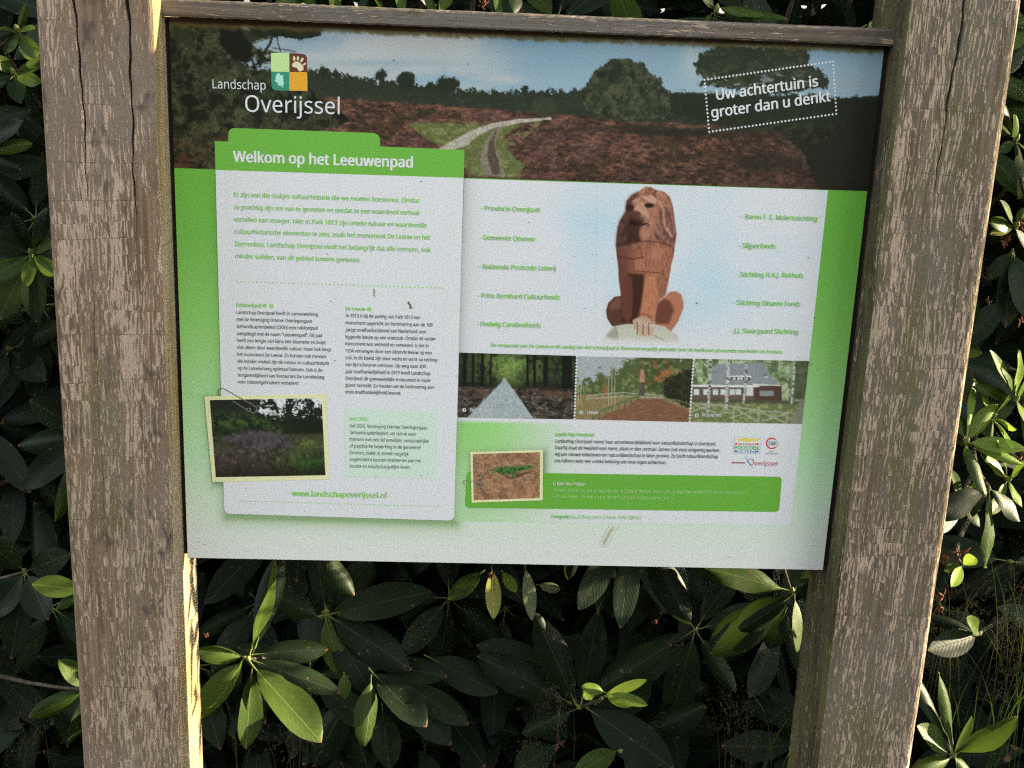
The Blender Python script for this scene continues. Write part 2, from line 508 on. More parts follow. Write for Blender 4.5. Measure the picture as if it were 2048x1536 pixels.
# green gradient at the lower left
gl = sm(1190-p.X, 0, 250)*sm(p.Y, 842+(p.X-905)*.02-3, 846+(p.X-905)*.02)
gm_ = gl*(.55+.45*(1-sm(p.Y, 840, 1000)))
p.put(gm_, (126, 180, 100))
d = p.X-(928.5-(p.Y-357)*.0344)
p.put(np.exp(-np.maximum(d, 0)/12.0)*.42, (95, 110, 95))
d = -poly_sd(p.X-4, p.Y-5, TP('g', [(130, 868), (750, 850), (748, 1280), (142, 1300)]))
p.put(np.exp(-np.maximum(d, 0)/6.0)*.5, (70, 80, 55))
p.build('printed_sheet', panel, 'white right-hand sheet fading to green')

# --- heath panorama
tl = project(np.array([.0006, 0, PZ1])); tr = project(np.array([.8394, 0, PZ1]))
p = Pic([tl, tr, (1735.6, 382.0), (348.4, 335.5)], 1.75, 3)
X, Y = p.X, p.Y
for ch, (a, b_) in enumerate(((96, 126), (124, 148), (144, 160))):
    p.C[:, ch] = a+(b_-a)*sm(Y, 40, 200)
cl = fbm(X*.0045, Y*.016, 21, 6, .6)
p.put(sm(cl, .36, .72)*(1-sm(X, 920, 1100)*.85)*.9, (150, 156, 158))
p.put(np.exp(-((X-830)/120)**2-((Y-88)/22)**2)*.7, (148, 148, 146))
p.put(np.exp(-((X-700)/90)**2-((Y-110)/30)**2)*.5, (158, 160, 160))
p.put(np.exp(-((X-760)/150)**2-((Y-126)/7)**2)*.4, (110, 130, 140))
p.put(np.exp(-((X-1385)/26)**2-((Y-120)/40)**2)*.6, (158, 163, 162))
p.put(np.exp(-((X-1010)/40)**2-((Y-158)/8)**2)*.6, (166, 164, 160))
p.put(np.exp(-((X-1690)/30)**2-((Y-165)/14)**2)*.5, (136, 136, 140))
rg = (fbm(X*.09, Y*.09, 31, 5, .85)-.5)*1.3
hz = np.interp(X, [340, 600, 700, 850, 1000, 1150, 1400, 1600, 1780], [135, 138, 152, 172, 183, 183, 187, 190, 200])
p.put(sm(Y-hz-rg*26, -1.5, 1.5), (36, 42, 32))
for (bx, by, br) in ((762, 152, 11), (812, 163, 19), (888, 172, 17), (905, 168, 12), (860, 174, 10), (648, 146, 12), (672, 150, 9), (1050, 178, 8)):
    p.put(1-sm(np.hypot(X-bx, (Y-by)*.95)+rg*14, br-2, br+2), (30, 36, 27))
p.put(sm(fbm(X*.05, Y*.09, 33, 4), .5, .7)*sm(Y, 175, 200)*.5, (50, 56, 42))
ht = np.interp(X, [340, 600, 700, 900, 1100, 1250, 1400, 1600, 1740], [186, 190, 196, 210, 226, 240, 248, 268, 300])
hm = sm(Y-ht-rg*8, -3, 6)
hv = fbm(X*.075, Y*.17, 41, 5, .84); hb = fbm(X*.012, Y*.035, 45, 4, .7)
t_ = np.clip((hv-.34)/.34, 0, 1)
col = np.stack([np.interp(t_, [0, .35, .7, 1], c_) for c_ in ((36, 66, 90, 114), (30, 46, 62, 82), (24, 38, 50, 66))], 1)
m1 = hm[:, None]; p.C = p.C*(1-m1)+col*m1
p.put(hm*sm(hb, .50, .68)*.32, (84, 58, 64))
p.put(hm*(1-sm(hb, .34, .48))*.45, (44, 38, 28))
p.put(hm*sm(X-1350+(Y-300)*.8, 0, 420)*.40, (36, 26, 21))
p.put(hm*sm(Y, 230, 380)*.12, (30, 20, 18))
for P_ in ([(1000, 262), (1290, 250), (1420, 262), (1400, 276), (1200, 262)], [(1260, 262), (1400, 258), (1480, 276), (1300, 270)], [(1460, 320), (1560, 305), (1620, 330), (1500, 345)], [(1340, 258), (1700, 250), (1760, 300), (1480, 272)]):
    p.poly(P_, (34, 32, 24), 4, 6, .08, .65)
# grass and the sandy track
p.poly([(1095, 236), (1010, 244), (960, 252), (905, 246), (850, 244), (815, 250), (855, 278), (905, 300), (940, 352), (1035, 356), (1048, 330), (1020, 300), (1000, 275), (1040, 250)], (84, 92, 52), 3, 7, .06, .9)
p.put(sm(fbm(X*.08, Y*.12, 51, 4), .5, .7)*(poly_sd(X, Y, [(1095, 236), (905, 246), (815, 250), (905, 300), (940, 352), (1035, 356), (1020, 300)]) > 0)*.6, (112, 116, 72))
p.poly([(1105, 235), (1040, 238), (985, 246), (938, 262), (905, 282), (872, 300), (900, 303), (935, 290), (955, 272), (990, 256), (1040, 246), (1100, 239)], (150, 144, 134), 1.5, 2, .1, .95)
p.poly([(1010, 250), (985, 262), (968, 285), (960, 320), (968, 352), (1010, 354), (1004, 320), (990, 290), (998, 268)], (112, 104, 92), 2, 3, .1, .85)
p.poly([(992, 262), (978, 285), (975, 315), (985, 350), (1000, 350), (996, 318), (988, 290)], (66, 56, 46), 2, 3, .12, .85)
# left trees
LT = [(335, 30), (470, 50), (500, 62), (640, 55), (640, 70), (600, 78), (560, 70), (530, 78), (500, 90), (560, 108), (560, 125), (500, 128), (540, 150), (600, 148), (640, 200), (700, 240), (640, 262), (560, 290), (440, 300), (420, 345), (335, 345)]
p.poly(LT, (38, 42, 28), 2, 9, .07)
m_ = (poly_sd(X, Y, LT) > -2)
p.put(m_*veg(X, Y, .05, 61, .40, .66)*.8*sm(X, 980, 420), (66, 72, 48))
p.put(m_*(1-veg(X, Y, .035, 63, .38, .56))*.8, (13, 14, 10))
p.put(m_*sm(Y, 215, 330)*veg(X, Y, .05, 65, .42, .64, 1.6)*.7, (88, 54, 34))
p.put((poly_sd(X, Y, [(480, 118), (520, 108), (560, 118), (520, 140), (485, 132)]) > rg*20)*sm(fbm(X*.1, Y*.1, 67, 3), .5, .62)*.8, (130, 140, 150))
p.poly([(440, 52), (480, 56), (508, 95), (500, 125), (470, 120), (440, 90)], (16, 17, 12), 2, 10, .09, .95)
p.line([(520, 132), (528, 105), (540, 88), (548, 62)], 5, (28, 26, 20), 1.5)
p.line([(553, 62), (556, 85), (561, 103)], 2, (30, 26, 22), 1.5)
p.line([(545, 96), (575, 100), (592, 104)], 2, (34, 30, 25), 2, .8)
p.poly([(505, 52), (625, 55), (642, 66), (622, 80), (590, 74), (560, 66), (520, 74), (500, 70)], (28, 33, 20), 1.5, 8, .12)
# big oak, bush, pine and the dark wood on the right
BT = [(1162, 182), (1176, 160), (1188, 142), (1214, 126), (1228, 117), (1252, 118), (1285, 128), (1300, 146), (1322, 160), (1330, 180), (1350, 196), (1356, 225), (1330, 238), (1268, 236), (1262, 246), (1244, 244), (1220, 228), (1178, 228), (1166, 206)]
p.poly(BT, (40, 45, 33), 2, 9, .1)
m_ = poly_sd(X, Y, BT) > 0
p.put(m_*veg(X, Y, .08, 71, .42, .66)*.75, (74, 77, 56))
p.put(m_*(1-veg(X, Y, .06, 73, .36, .52))*.7, (22, 26, 18))
p.poly([(1066, 205), (1078, 195), (1100, 196), (1116, 212), (1108, 230), (1080, 231), (1062, 222)], (46, 52, 36), 1.5, 4, .12)
PT = [(1388, 132), (1400, 108), (1436, 92), (1478, 92), (1500, 97), (1610, 95), (1622, 110), (1618, 128), (1648, 146), (1657, 164), (1650, 178), (1620, 176), (1580, 184), (1500, 188), (1440, 172), (1398, 172), (1410, 158), (1392, 148)]
p.poly(PT, (36, 41, 30), 1.5, 9, .11)
m_ = poly_sd(X, Y, PT) > 2
p.put(m_*veg(X, Y, .08, 81, .46, .68, 1.5)*.7, (62, 69, 50))
p.put(m_*sm(Y, 135, 160)*sm(fbm(X*.07, Y*.16, 83, 3, .6), .60, .70)*.7, (120, 130, 138))
p.poly([(1618, 205), (1660, 200), (1700, 196), (1712, 190), (1722, 196), (1762, 188), (1790, 200), (1742, 384), (1640, 384), (1600, 300), (1560, 260)], (26, 28, 20), 2, 8, .1, .95)
p.poly([(1340, 186), (1640, 196), (1700, 250), (1560, 262), (1420, 248), (1340, 226)], (30, 34, 25), 3, 8, .1, .9)
p.put((poly_sd(X, Y, [(1480, 240), (1640, 225), (1690, 280), (1560, 292)]) > rg*30)*sm(fbm(X*.1, Y*.12, 85, 4), .5, .66)*.5, (54, 60, 40))
p.put(sm(X-1735+(Y-200)*.25, -40, 60)*.35*sm(Y, 180, 260), (22, 20, 16))
p.grain(sm(Y-hz, -4, 8), .26)
# algae below the rail, with the rail's shadow line painted in
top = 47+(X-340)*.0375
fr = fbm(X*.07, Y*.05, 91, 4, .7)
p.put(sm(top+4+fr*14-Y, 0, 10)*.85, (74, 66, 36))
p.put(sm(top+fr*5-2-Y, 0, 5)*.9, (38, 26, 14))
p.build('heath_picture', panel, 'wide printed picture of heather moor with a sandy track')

# --- vector shapes
def shape(name, pts, c, level, label=None, parent=None):
    V = [at(*q) for q in pts]
    for v in V: v[1] = -level*.00016
    tris = tessellate_polygon([[Vector((v[0], v[2], 0)) for v in V]])
    me = mesh_from(name, V, [tuple(t) for t in tris])
    o = link(name, me, inkmat(c), parent or panel)
    if label: o['label'] = label
    return o
def rounded(q, r, rads=(1, 1, 1, 1), n=7):
    out = []
    q = [np.array(a, float) for a in q]
    for i in range(4):
        a, b_, c = q[i-1], q[i], q[(i+1) % 4]
        rr = r*rads[i]
        if rr <= 0: out.append(tuple(b_)); continue
        d0 = (a-b_)/np.linalg.norm(a-b_); d1 = (c-b_)/np.linalg.norm(c-b_)
        p0, p1 = b_+d0*rr, b_+d1*rr
        for t in np.linspace(0, 1, n): out.append(tuple((1-t)**2*p0+2*t*(1-t)*b_+t*t*p1))
    return out
GREEN = (94, 152, 58)
shape('card_body', rounded([(431.2, 339.5), (927.3, 355.5), (908, 1041), (448.5, 1027)], 13, (0, 0, 1, 1)), (187, 188, 191), 4, 'white welcome card with rounded lower corners')
hd = [(429.5, 282)]+[(456.5, 283)]+[T('a', *q) for q in ((348, 735), (352, 718), (362, 707), (380, 702), (1140, 729), (1160, 734), (1174, 746), (1179, 765), (1179, 803), (1643, 822))]+[(927.5, 355.5), (431, 339.5)]
shape('card_header', hd, GREEN, 4.6, 'green tab of the welcome card')
shape('pale_box', rounded(TP('c', [(950, 787), (1513, 803), (1503, 1220), (953, 1205)]), 7, (0, 1, 0, 0)), (176, 192, 180), 5)
shape('green_box', rounded(TP('d', [(86, 744), (1743, 770), (1727, 955), (79, 932)]), 9), (88, 146, 50), 3.2, 'bright green rounded box')

# --- lion picture, printed straight onto the sheet
lq = [(1194, 366.5), (1384, 372.5), (1376, 691), (1190, 685)]
p = Pic(lq, 1.3, 3)
X, Y = p.X, p.Y
# same sky as the sheet
p.C[:] = (186, 187, 190)
nA = fbm(X*.006, Y*.008, 3, 4); nB = fbm(X*.010+4, Y*.012, 9, 3); skyd = sm(Y, 720, 560)
skm = .22*skyd*sm(X, 1070, 1150)*(1-sm(X, 1440, 1520))+sm(nA, .30, .72)*.7*skyd*sm(X, 1080, 1200)*(1-sm(X, 1400, 1640)*.7)+np.exp(-((X-1190)/80)**2-((Y-430)/60)**2)*.35+np.exp(-((X-1400)/60)**2-((Y-600)/60)**2)*.25
p.put(skm*.9, (160, 182, 194)); p.put(sm(nB, .5, .75)*.25*skyd, (192, 188, 196))
L = lambda pts: TP('l', pts)
p.poly(L([(320, 1308), (420, 1298), (500, 1322), (700, 1298), (780, 1318), (830, 1368), (890, 1410), (915, 1500), (190, 1500), (225, 1405), (290, 1335)]), (166, 164, 150), 2, 2, .1)
p.poly(L([(240, 1400), (320, 1320), (350, 1440), (300, 1460)]), (120, 118, 108), 4, a=.6)
p.line(L([(320, 1320), (345, 1430)]), 1.5, (100, 92, 84), 1.5, .6); p.line(L([(660, 1400), (800, 1470)]), 2, (110, 100, 90), 2, .6)
p.poly(L([(370, 1045), (310, 1055), (255, 1110), (234, 1180), (245, 1250), (290, 1322), (420, 1300)]), (78, 46, 36), 1.2)
p.poly(L([(370, 1060), (330, 1065), (280, 1110), (262, 1160), (300, 1180), (370, 1150)]), (116, 72, 56), 4, a=.7)
p.poly(L([(690, 1110), (760, 1060), (808, 1012), (860, 1004), (912, 1030), (936, 1110), (930, 1170), (885, 1280), (822, 1368), (760, 1320), (670, 1302)]), (158, 98, 72), 1.2)
p.poly(L([(700, 1120), (760, 1070), (820, 1100), (850, 1180), (800, 1300), (690, 1300), (670, 1250)]), (88, 46, 32), 4, a=.85)
body = L([(590, 58), (640, 64), (690, 90), (760, 104), (815, 158), (842, 250), (856, 370), (872, 490), (855, 600), (846, 680), (822, 780), (802, 900), (772, 1040), (700, 1100), (682, 1200), (664, 1300), (480, 1304), (400, 1300), (372, 1100), (370, 1040), (350, 900), (345, 780), (330, 680), (324, 570), (334, 480), (360, 370), (412, 280), (420, 190), (470, 132), (530, 104)])
p.poly(body, (150, 92, 68), 1.2, 1.0, .2)
mB = sm(poly_sd(X, Y, body), -1, 1)
shadeX = sm(X, T('l', 620, 0)[0], T('l', 330, 0)[0])
p.put(mB*shadeX*.72, (70, 38, 28))
p.put(mB*sm(X, T('l', 790, 0)[0], T('l', 860, 0)[0])*.5, (108, 68, 58))
p.poly(L([(345, 420), (420, 290), (480, 330), (560, 420), (560, 545), (440, 600), (335, 600)]), (60, 32, 25), 4, a=.85)
p.poly(L([(430, 845), (575, 850), (580, 920), (565, 1050), (530, 1225), (470, 1290), (380, 1290), (375, 1060), (400, 930)]), (48, 24, 18), 4, a=.92)
p.poly(L([(590, 880), (720, 845), (735, 900), (705, 1060), (670, 1275), (545, 1245), (565, 1080)]), (172, 106, 74), 3, a=.9)
p.poly(L([(690, 860), (800, 880), (770, 1040), (705, 1060)]), (132, 82, 62), 3, a=.7)
# left foreleg in shade, dark gap between the legs
p.poly(L([(378, 860), (470, 870), (478, 1000), (470, 1240), (430, 1296), (384, 1240), (372, 1060)]), (98, 52, 40), 3, a=.85)
# mane: locks that fall outward from the brow on both sides, over a lumpy outline
p.poly(L([(715, 190), (800, 260), (848, 390), (862, 500), (840, 590), (790, 600), (700, 540), (668, 430), (712, 320)]), (118, 74, 62), 3, a=.9)
for pts, w, c_, a_ in (([(716, 195), (748, 270), (760, 380), (800, 470), (836, 510)], 5.5, (182, 138, 118), .75), ([(742, 200), (800, 280), (838, 390), (846, 480)], 4.0, (160, 112, 94), .6),
                       ([(725, 260), (735, 380), (770, 470), (812, 545)], 4.5, (84, 46, 40), .6), ([(775, 250), (815, 340), (832, 440), (850, 540)], 4.0, (78, 44, 38), .6),
                       ([(690, 350), (700, 440), (740, 510), (790, 560)], 5.0, (150, 102, 90), .7), ([(665, 380), (672, 470), (700, 530)], 5.0, (76, 42, 34), .6),
                       ([(700, 110), (760, 150), (795, 200)], 5.0, (172, 128, 108), .6), ([(600, 66), (570, 95), (555, 128)], 4.0, (176, 134, 114), .6), ([(640, 70), (625, 100), (622, 126)], 2.5, (94, 58, 48), .7), ([(690, 92), (672, 120), (680, 145)], 2.5, (94, 58, 48), .7)):
    p.line(smoothpath(L(pts), 6), w, c_, 4.0, a_)
for i in range(5): p.line(smoothpath(L([(745+i*12, 470+i*6), (775+i*12, 510+i*4), (790+i*12, 555)]), 4), 1.0, (92, 58, 54), 1.2, .5)
p.poly(L([(470, 135), (520, 110), (500, 170), (470, 230), (450, 330), (440, 450), (460, 580), (330, 600), (335, 480), (362, 370), (414, 280), (424, 190)]), (64, 36, 29), 7, a=.8)
mn_ = np.clip(sm(poly_sd(X, Y, body), 0, 2)*(1-sm(poly_sd(X, Y, L([(500, 160), (600, 128), (690, 165), (712, 250), (700, 360), (650, 500), (570, 545), (470, 500), (430, 400), (430, 260)])), -2, 2))*sm(T('l', 0, 640)[1]-Y, 0, 8), 0, 1)
cur = fbm(X*.16+Y*.05, Y*.09-X*.06, 99, 4, .8)
p.put(mn_*sm(cur, .48, .64)*.22, (172, 128, 108)); p.put(mn_*(1-sm(cur, .36, .50))*.34, (70, 40, 32))
# brow, cheeks, muzzle
p.poly(L([(500, 160), (600, 128), (690, 165), (712, 250), (700, 360), (650, 500), (570, 545), (470, 500), (430, 400), (430, 260)]), (142, 92, 70), 4, a=.8)
p.poly(L([(430, 255), (480, 262), (486, 330), (450, 420), (470, 500), (420, 500), (400, 380)]), (74, 40, 32), 4, a=.75)
p.poly(L([(545, 145), (640, 132), (695, 175), (690, 212), (640, 205), (590, 180)]), (184, 142, 116), 2, a=.85)
p.poly(L([(468, 190), (540, 150), (545, 175), (495, 215)]), (168, 126, 104), 2, a=.85)
p.poly(L([(486, 265), (520, 195), (572, 198), (606, 262), (628, 340), (600, 372), (540, 330), (505, 300)]), (176, 130, 106), 3, a=.9)
p.poly(L([(610, 255), (690, 250), (712, 320), (690, 430), (650, 500), (628, 420), (632, 340)]), (160, 106, 82), 3, a=.75)
p.poly(L([(450, 320), (530, 335), (560, 350), (575, 400), (556, 440), (556, 545), (430, 570), (420, 430)]), (52, 27, 22), 4, a=.88)
p.poly(L([(560, 470), (600, 440), (640, 450), (620, 540), (560, 552)]), (158, 108, 84), 3, a=.8)
for (x, y, rx, ry, c, a_) in ((450, 250, 8, 7, (40, 20, 16), .9), (625, 230, 9, 4.5, (30, 14, 10), .95), (505, 308, 10, 6.5, (78, 42, 34), .9), (505, 385, 12, 6, (26, 12, 9), .95), (598, 402, 7, 3, (34, 16, 12), .9), (545, 350, 13, 8, (90, 52, 40), .5), (560, 480, 6, 13, (160, 108, 84), .7)):
    cx_, cy_ = T('l', x, y); p.ell(cx_, cy_, rx, ry, c, 0, .35, a_)
p.line(L([(575, 420), (640, 385), (650, 400)]), 2, (176, 128, 104), 1.5, .8)
p.line(L([(440, 570), (600, 550), (740, 565), (830, 600), (848, 655)]), 1.6, (62, 34, 28), 1.2, .85)
p.line(L([(350, 690), (480, 715), (570, 700)]), 2.6, (64, 32, 24), 3, .8)
p.line(L([(480, 820), (600, 830), (735, 840)]), 1.8, (76, 42, 32), 1.6, .8)
p.line(L([(530, 1215), (600, 1215), (650, 1245)]), 1.4, (74, 40, 30), 1.2, .8)
for (x0_, y0_, x1_, y1_) in ((600, 600, 596, 780), (640, 640, 620, 780), (480, 740, 478, 820), (700, 620, 770, 720), (740, 740, 760, 860), (720, 880, 690, 960), (540, 600, 560, 700), (770, 640, 800, 700), (800, 700, 780, 790)):
    p.line(L([(x0_, y0_), (x1_, y1_)]), 1.6, (96, 54, 42), 2, .7)
p.poly(L([(500, 720), (560, 700), (590, 740), (585, 810), (540, 820), (490, 810)]), (160, 104, 78), 3, a=.6)
p.poly(L([(640, 600), (740, 600), (770, 680), (700, 740), (620, 700)]), (164, 106, 80), 4, a=.6)
p.poly(L([(478, 1268), (545, 1236), (600, 1240), (655, 1285), (668, 1380), (640, 1408), (600, 1412), (545, 1405), (480, 1335)]), (166, 140, 118), 1.5)
for i, xx in enumerate((520, 572, 622)): p.line(L([(xx, 1290+i*4), (xx-4, 1395)]), 1.8, (72, 48, 40), 1.5, .85)
for (x, y) in ((500, 1270), (545, 1290), (592, 1302), (640, 1318)): p.ell(*T('l', x, y), 4, 4, (188, 164, 142), 0, .5, .7)
p.put(mB*(fbm(X*.25, Y*.12, 77, 4, .6)-.5)*.9, (58, 34, 28))
g_ = p.C.mean(1, keepdims=True); p.C = np.where((mB > .3)[:, None] | (poly_sd(X, Y, L([(200, 1040), (960, 990), (960, 1380), (200, 1330)])) > 0)[:, None], (p.C*.88+g_*.12)*.98, p.C)
fade = sm(Y-(X-1190)*.03, T('l', 0, 1395)[1], T('l', 0, 1475)[1])
p.put(fade, (186, 187, 190))
# feather the outer border of the print into the sheet
p.build('lion_picture', panel, 'printed picture of a seated sandstone lion statue')

# --- three small pictures
def q4(c, pts): return TP(c, pts)
D = lambda pts: TP('d', pts)
p = Pic(D([(48, 118), (664, 135), (654, 468), (40, 458)]), 1.6, 4)
X, Y, U, V = p.X, p.Y, p.U, p.V
p.C[:] = (24, 28, 20)
p.put(veg(X, Y, .09, 1, .40, .60)*.75*np.exp(-((U-.47)/.33)**2-((V-.16)/.26)**2), (128, 150, 72))
p.put(np.exp(-((U-.44)/.10)**2-((V-.2)/.22)**2)*.75, (128, 152, 74))
p.put(veg(X, Y, .1, 5, .46, .62)*.5*(V < .45), (62, 84, 46))
for uu, w in ((.05, 7), (.12, 5), (.2, 6), (.27, 3), (.585, 5), (.645, 6), (.74, 9), (.92, 20)):
    x0_, y0_ = T('d', 48+616*uu, 125); p.line([(x0_, y0_), (x0_-1, y0_+62)], w, (14, 14, 11), 2.5, .92)
gm_ = sm(V, .50, .56)
p.put(gm_, (56, 50, 44)); p.put(gm_*sm(fbm(X*.16, Y*.3, 11, 4, .7), .5, .7)*.85, (104, 98, 88)); p.put(gm_*(1-sm(fbm(X*.1, Y*.2, 13, 4), .35, .5))*.8, (22, 20, 17))
p.put(gm_*np.exp(-((V-.6)/.06)**2)*sm(fbm(X*.1, Y*.2, 15, 3), .4, .6)*.6, (92, 62, 46))
p.poly(D([(280, 252), (292, 253), (300, 268), (345, 330), (440, 466), (88, 462), (240, 305), (276, 268)]), (142, 151, 154), 1.6, 1.0, .3)
m_ = poly_sd(X, Y, D([(280, 255), (298, 258), (440, 466), (88, 462)])) > 0
p.put(m_*sm(fbm(X*.4, Y*.4, 17, 2), .5, .7)*.3, (120, 128, 128))
for t in np.linspace(.12, 1, 13)**1.4:
    yy_ = 262+t*205; p.line(D([(283-t*195, yy_), (300+t*142, yy_+3)]), .6, (128, 136, 136), .8, .5)
p.grain(V > .5, .16)
p.build('path_picture', panel, 'small printed picture of a paved path between trees')
p = Pic(D([(668, 137), (1277, 150), (1256, 482), (657, 468)]), 1.6, 4)
X, Y, U, V = p.X, p.Y, p.U, p.V
p.C[:] = (140, 146, 148)
sd = fbm(X*.08, Y*.09, 3, 5, .62)
tt = np.interp(U, [0, .1, .2, .35, .45, .6, .8, 1], [.34, .35, .28, .15, .02, -.1, -.1, -.1])
p.put(sm(V-tt-(sd-.5)*.5, 0, .05), (66, 78, 46)); p.put(sm(V-tt-(sd-.5)*.5, 0, .05)*sm(fbm(X*.15, Y*.15, 8, 4), .5, .68)*.8, (108, 116, 74))
p.put(sm(fbm(X*.12, Y*.12, 9, 4), .38, .52)*sm(U, .5, .58)*(V < .5)*.6, (48, 56, 32))
p.put(sm(fbm(X*.09, Y*.09, 19, 4), .52, .68)*np.exp(-((U-.72)/.16)**2-((V-.25)/.24)**2)*.9, (150, 90, 52))
p.put(sm(fbm(X*.09, Y*.09, 29, 4), .5, .62)*np.exp(-((U-.28)/.1)**2-((V-.6)/.16)**2)*.9, (146, 78, 52))
p.put(sm(V-.58, 0, .06), (112, 108, 72)); p.put(sm(V-.58, 0, .06)*sm(fbm(X*.12, Y*.2, 39, 4), .48, .66)*.6, (132, 86, 58))
p.poly(D([(1120, 250), (1290, 200), (1290, 420), (1170, 370), (1110, 330)]), (30, 32, 21), 3, 12, .12)
p.put((poly_sd(X, Y, D([(1120, 250), (1290, 200), (1290, 420), (1170, 370), (1110, 330)])) > 0)*veg(X, Y, .12, 66, .46, .64)*.5, (62, 60, 38))
p.poly(D([(985, 362), (1118, 362), (1190, 400), (1275, 430), (1270, 486), (750, 476), (900, 410)]), (104, 72, 54), 1.5, 3, .1)
m_ = poly_sd(X, Y, D([(985, 362), (1118, 362), (1275, 430), (1270, 486), (750, 476)])) > 0
p.put(m_*sm(fbm(X*.1, Y*.35, 49, 4, .7), .5, .68)*.5, (132, 96, 76))
for pts in ([(715, 345), (800, 335), (905, 328), (1118, 345)], [(715, 362), (800, 356), (905, 346), (1118, 356)]): p.line(D(pts), 1.8, (150, 152, 134), 1.0, .8)
for i in range(12):
    x_ = 725+i*34; p.line(D([(x_, 336), (x_+16, 360)]), 1.0, (146, 148, 128), .9, .7); p.line(D([(x_+16, 336), (x_, 360)]), 1.0, (146, 148, 128), .9, .7)
p.line(D([(995, 345), (900, 378), (780, 430), (745, 476)]), 4.5, (84, 92, 60), 2, .95)
for i in range(8):
    t = i/7; x_ = 985-t*235; y_ = 352+t*100; p.line(D([(x_, y_), (x_, y_+18+18*t)]), 2.2, (70, 74, 48), 1.5, .9)
for x_ in (675, 690, 835, 852, 868): p.line(D([(x_, 160+(x_ % 7)*6), (x_-3, 250), (x_-2, 395)]), 1.6, (150, 146, 128), 1.2, .8)
p.poly(D([(998, 285), (1018, 285), (1020, 345), (990, 345)]), (74, 66, 58), 1)
p.poly(D([(1000, 208), (1016, 206), (1022, 240), (1024, 272), (994, 276), (998, 240)]), (150, 110, 92), 1)
p.line(D([(1170, 362), (1262, 388)]), 2, (110, 104, 84), 1.4, .8)
for x_ in (1174, 1206, 1240): p.line(D([(x_, 368), (x_, 396)]), 1.6, (100, 94, 76), 1.2, .8)
p.grain(np.ones_like(X), .13)
p.build('monument_picture', panel, 'small printed picture of a lion monument behind wooden fences')
p = Pic(D([(1281, 150), (1885, 162), (1848, 492), (1260, 482)]), 1.6, 4)
X, Y, U, V = p.X, p.Y, p.U, p.V
p.C[:] = (112, 128, 92)
p.put(sm(fbm(X*.12, Y*.12, 3, 4), .45, .65)*.8, (156, 168, 140)); p.put((1-sm(fbm(X*.1, Y*.1, 4, 4), .35, .5))*.7, (58, 72, 44))
p.poly(D([(1395, 180), (1640, 170), (1720, 290), (1350, 290)]), (118, 122, 126), 1.2)
p.poly(D([(1275, 298), (1700, 300), (1740, 380), (1270, 372)]), (84, 72, 66), 1.2)
p.line(D([(1275, 291), (1620, 296)]), 3.6, (196, 198, 196), 1)
p.line(D([(1470, 243), (1580, 244)]), 3, (196, 198, 196), 1); p.poly(D([(1475, 246), (1575, 247), (1575, 264), (1475, 263)]), (60, 62, 60), .8)
for x_ in (1484, 1508, 1524, 1548): p.poly(D([(x_, 248), (x_+14, 248), (x_+14, 261), (x_, 261)]), (176, 182, 182), .7)
p.poly(D([(1650, 225), (1675, 240), (1640, 240)]), (90, 94, 96), 1); p.poly(D([(1648, 240), (1668, 240), (1668, 254), (1648, 254)]), (150, 156, 156), .8)
for x_ in (1280, 1330, 1380, 1420, 1468, 1500): p.poly(D([(x_, 310), (x_+28, 310), (x_+28, 340), (x_, 340)]), (170, 178, 178), .9)
p.poly(D([(1555, 302), (1592, 302), (1592, 345), (1555, 345)]), (176, 178, 176), 1)
p.poly(D([(1598, 300), (1740, 286), (1742, 372), (1598, 370)]), (72, 50, 44), 1.2)
p.poly(D([(1625, 318), (1700, 318), (1700, 346), (1625, 346)]), (112, 120, 118), 1); p.line(D([(1590, 285), (1735, 290)]), 2.2, (186, 186, 182), 1)
p.put(sm(V, .62, .68), (92, 100, 62)); p.put(sm(V, .62, .68)*sm(fbm(X*.12, Y*.2, 33, 4), .5, .66)*.7, (136, 142, 96))
p.put(np.exp(-((V-.66)/.03)**2)*.8, (56, 58, 46)); p.put(sm(U, .86, .9)*(V < .62)*.7, (50, 58, 36))
for (x_, w) in ((1368, 7), (1462, 7.5), (1556, 6), (1808, 6)):
    pts = D([(x_, 152), (x_-4, 250), (x_-12, 400 if x_ < 1500 else 350), (x_-16, 425 if x_ < 1500 else 380)])
    p.line(pts, w*.85, (164, 166, 158), 1.6, .9); m_ = 1-sm(line_d(X, Y, pts), w/2-1, w/2)
    p.put(m_*sm(fbm(X*.15, Y*.5, 44, 3), .55, .65)*.85, (52, 50, 46))
for pts in ([(1268, 385), (1480, 400), (1640, 425), (1845, 440)], [(1490, 405), (1620, 486)], [(1600, 420), (1470, 462)], [(1620, 425), (1760, 486)], [(1765, 438), (1640, 478)], [(1268, 430), (1370, 392)], [(1290, 395), (1400, 436)]): p.line(D(pts), 3.0, (140, 142, 126), 1.2, .85)
for (x_, y_) in ((1490, 400), (1622, 420), (1770, 435)): p.line(D([(x_, y_), (x_-4, 486)]), 4, (136, 138, 124), 1.2, .85)
p.put(sm(U+V*.18, 1.04, 1.1)*(V > .6), (112, 110, 98))
p.grain(np.ones_like(X), .13)
p.build('restaurant_picture', panel, 'small printed picture of a restaurant behind birches')

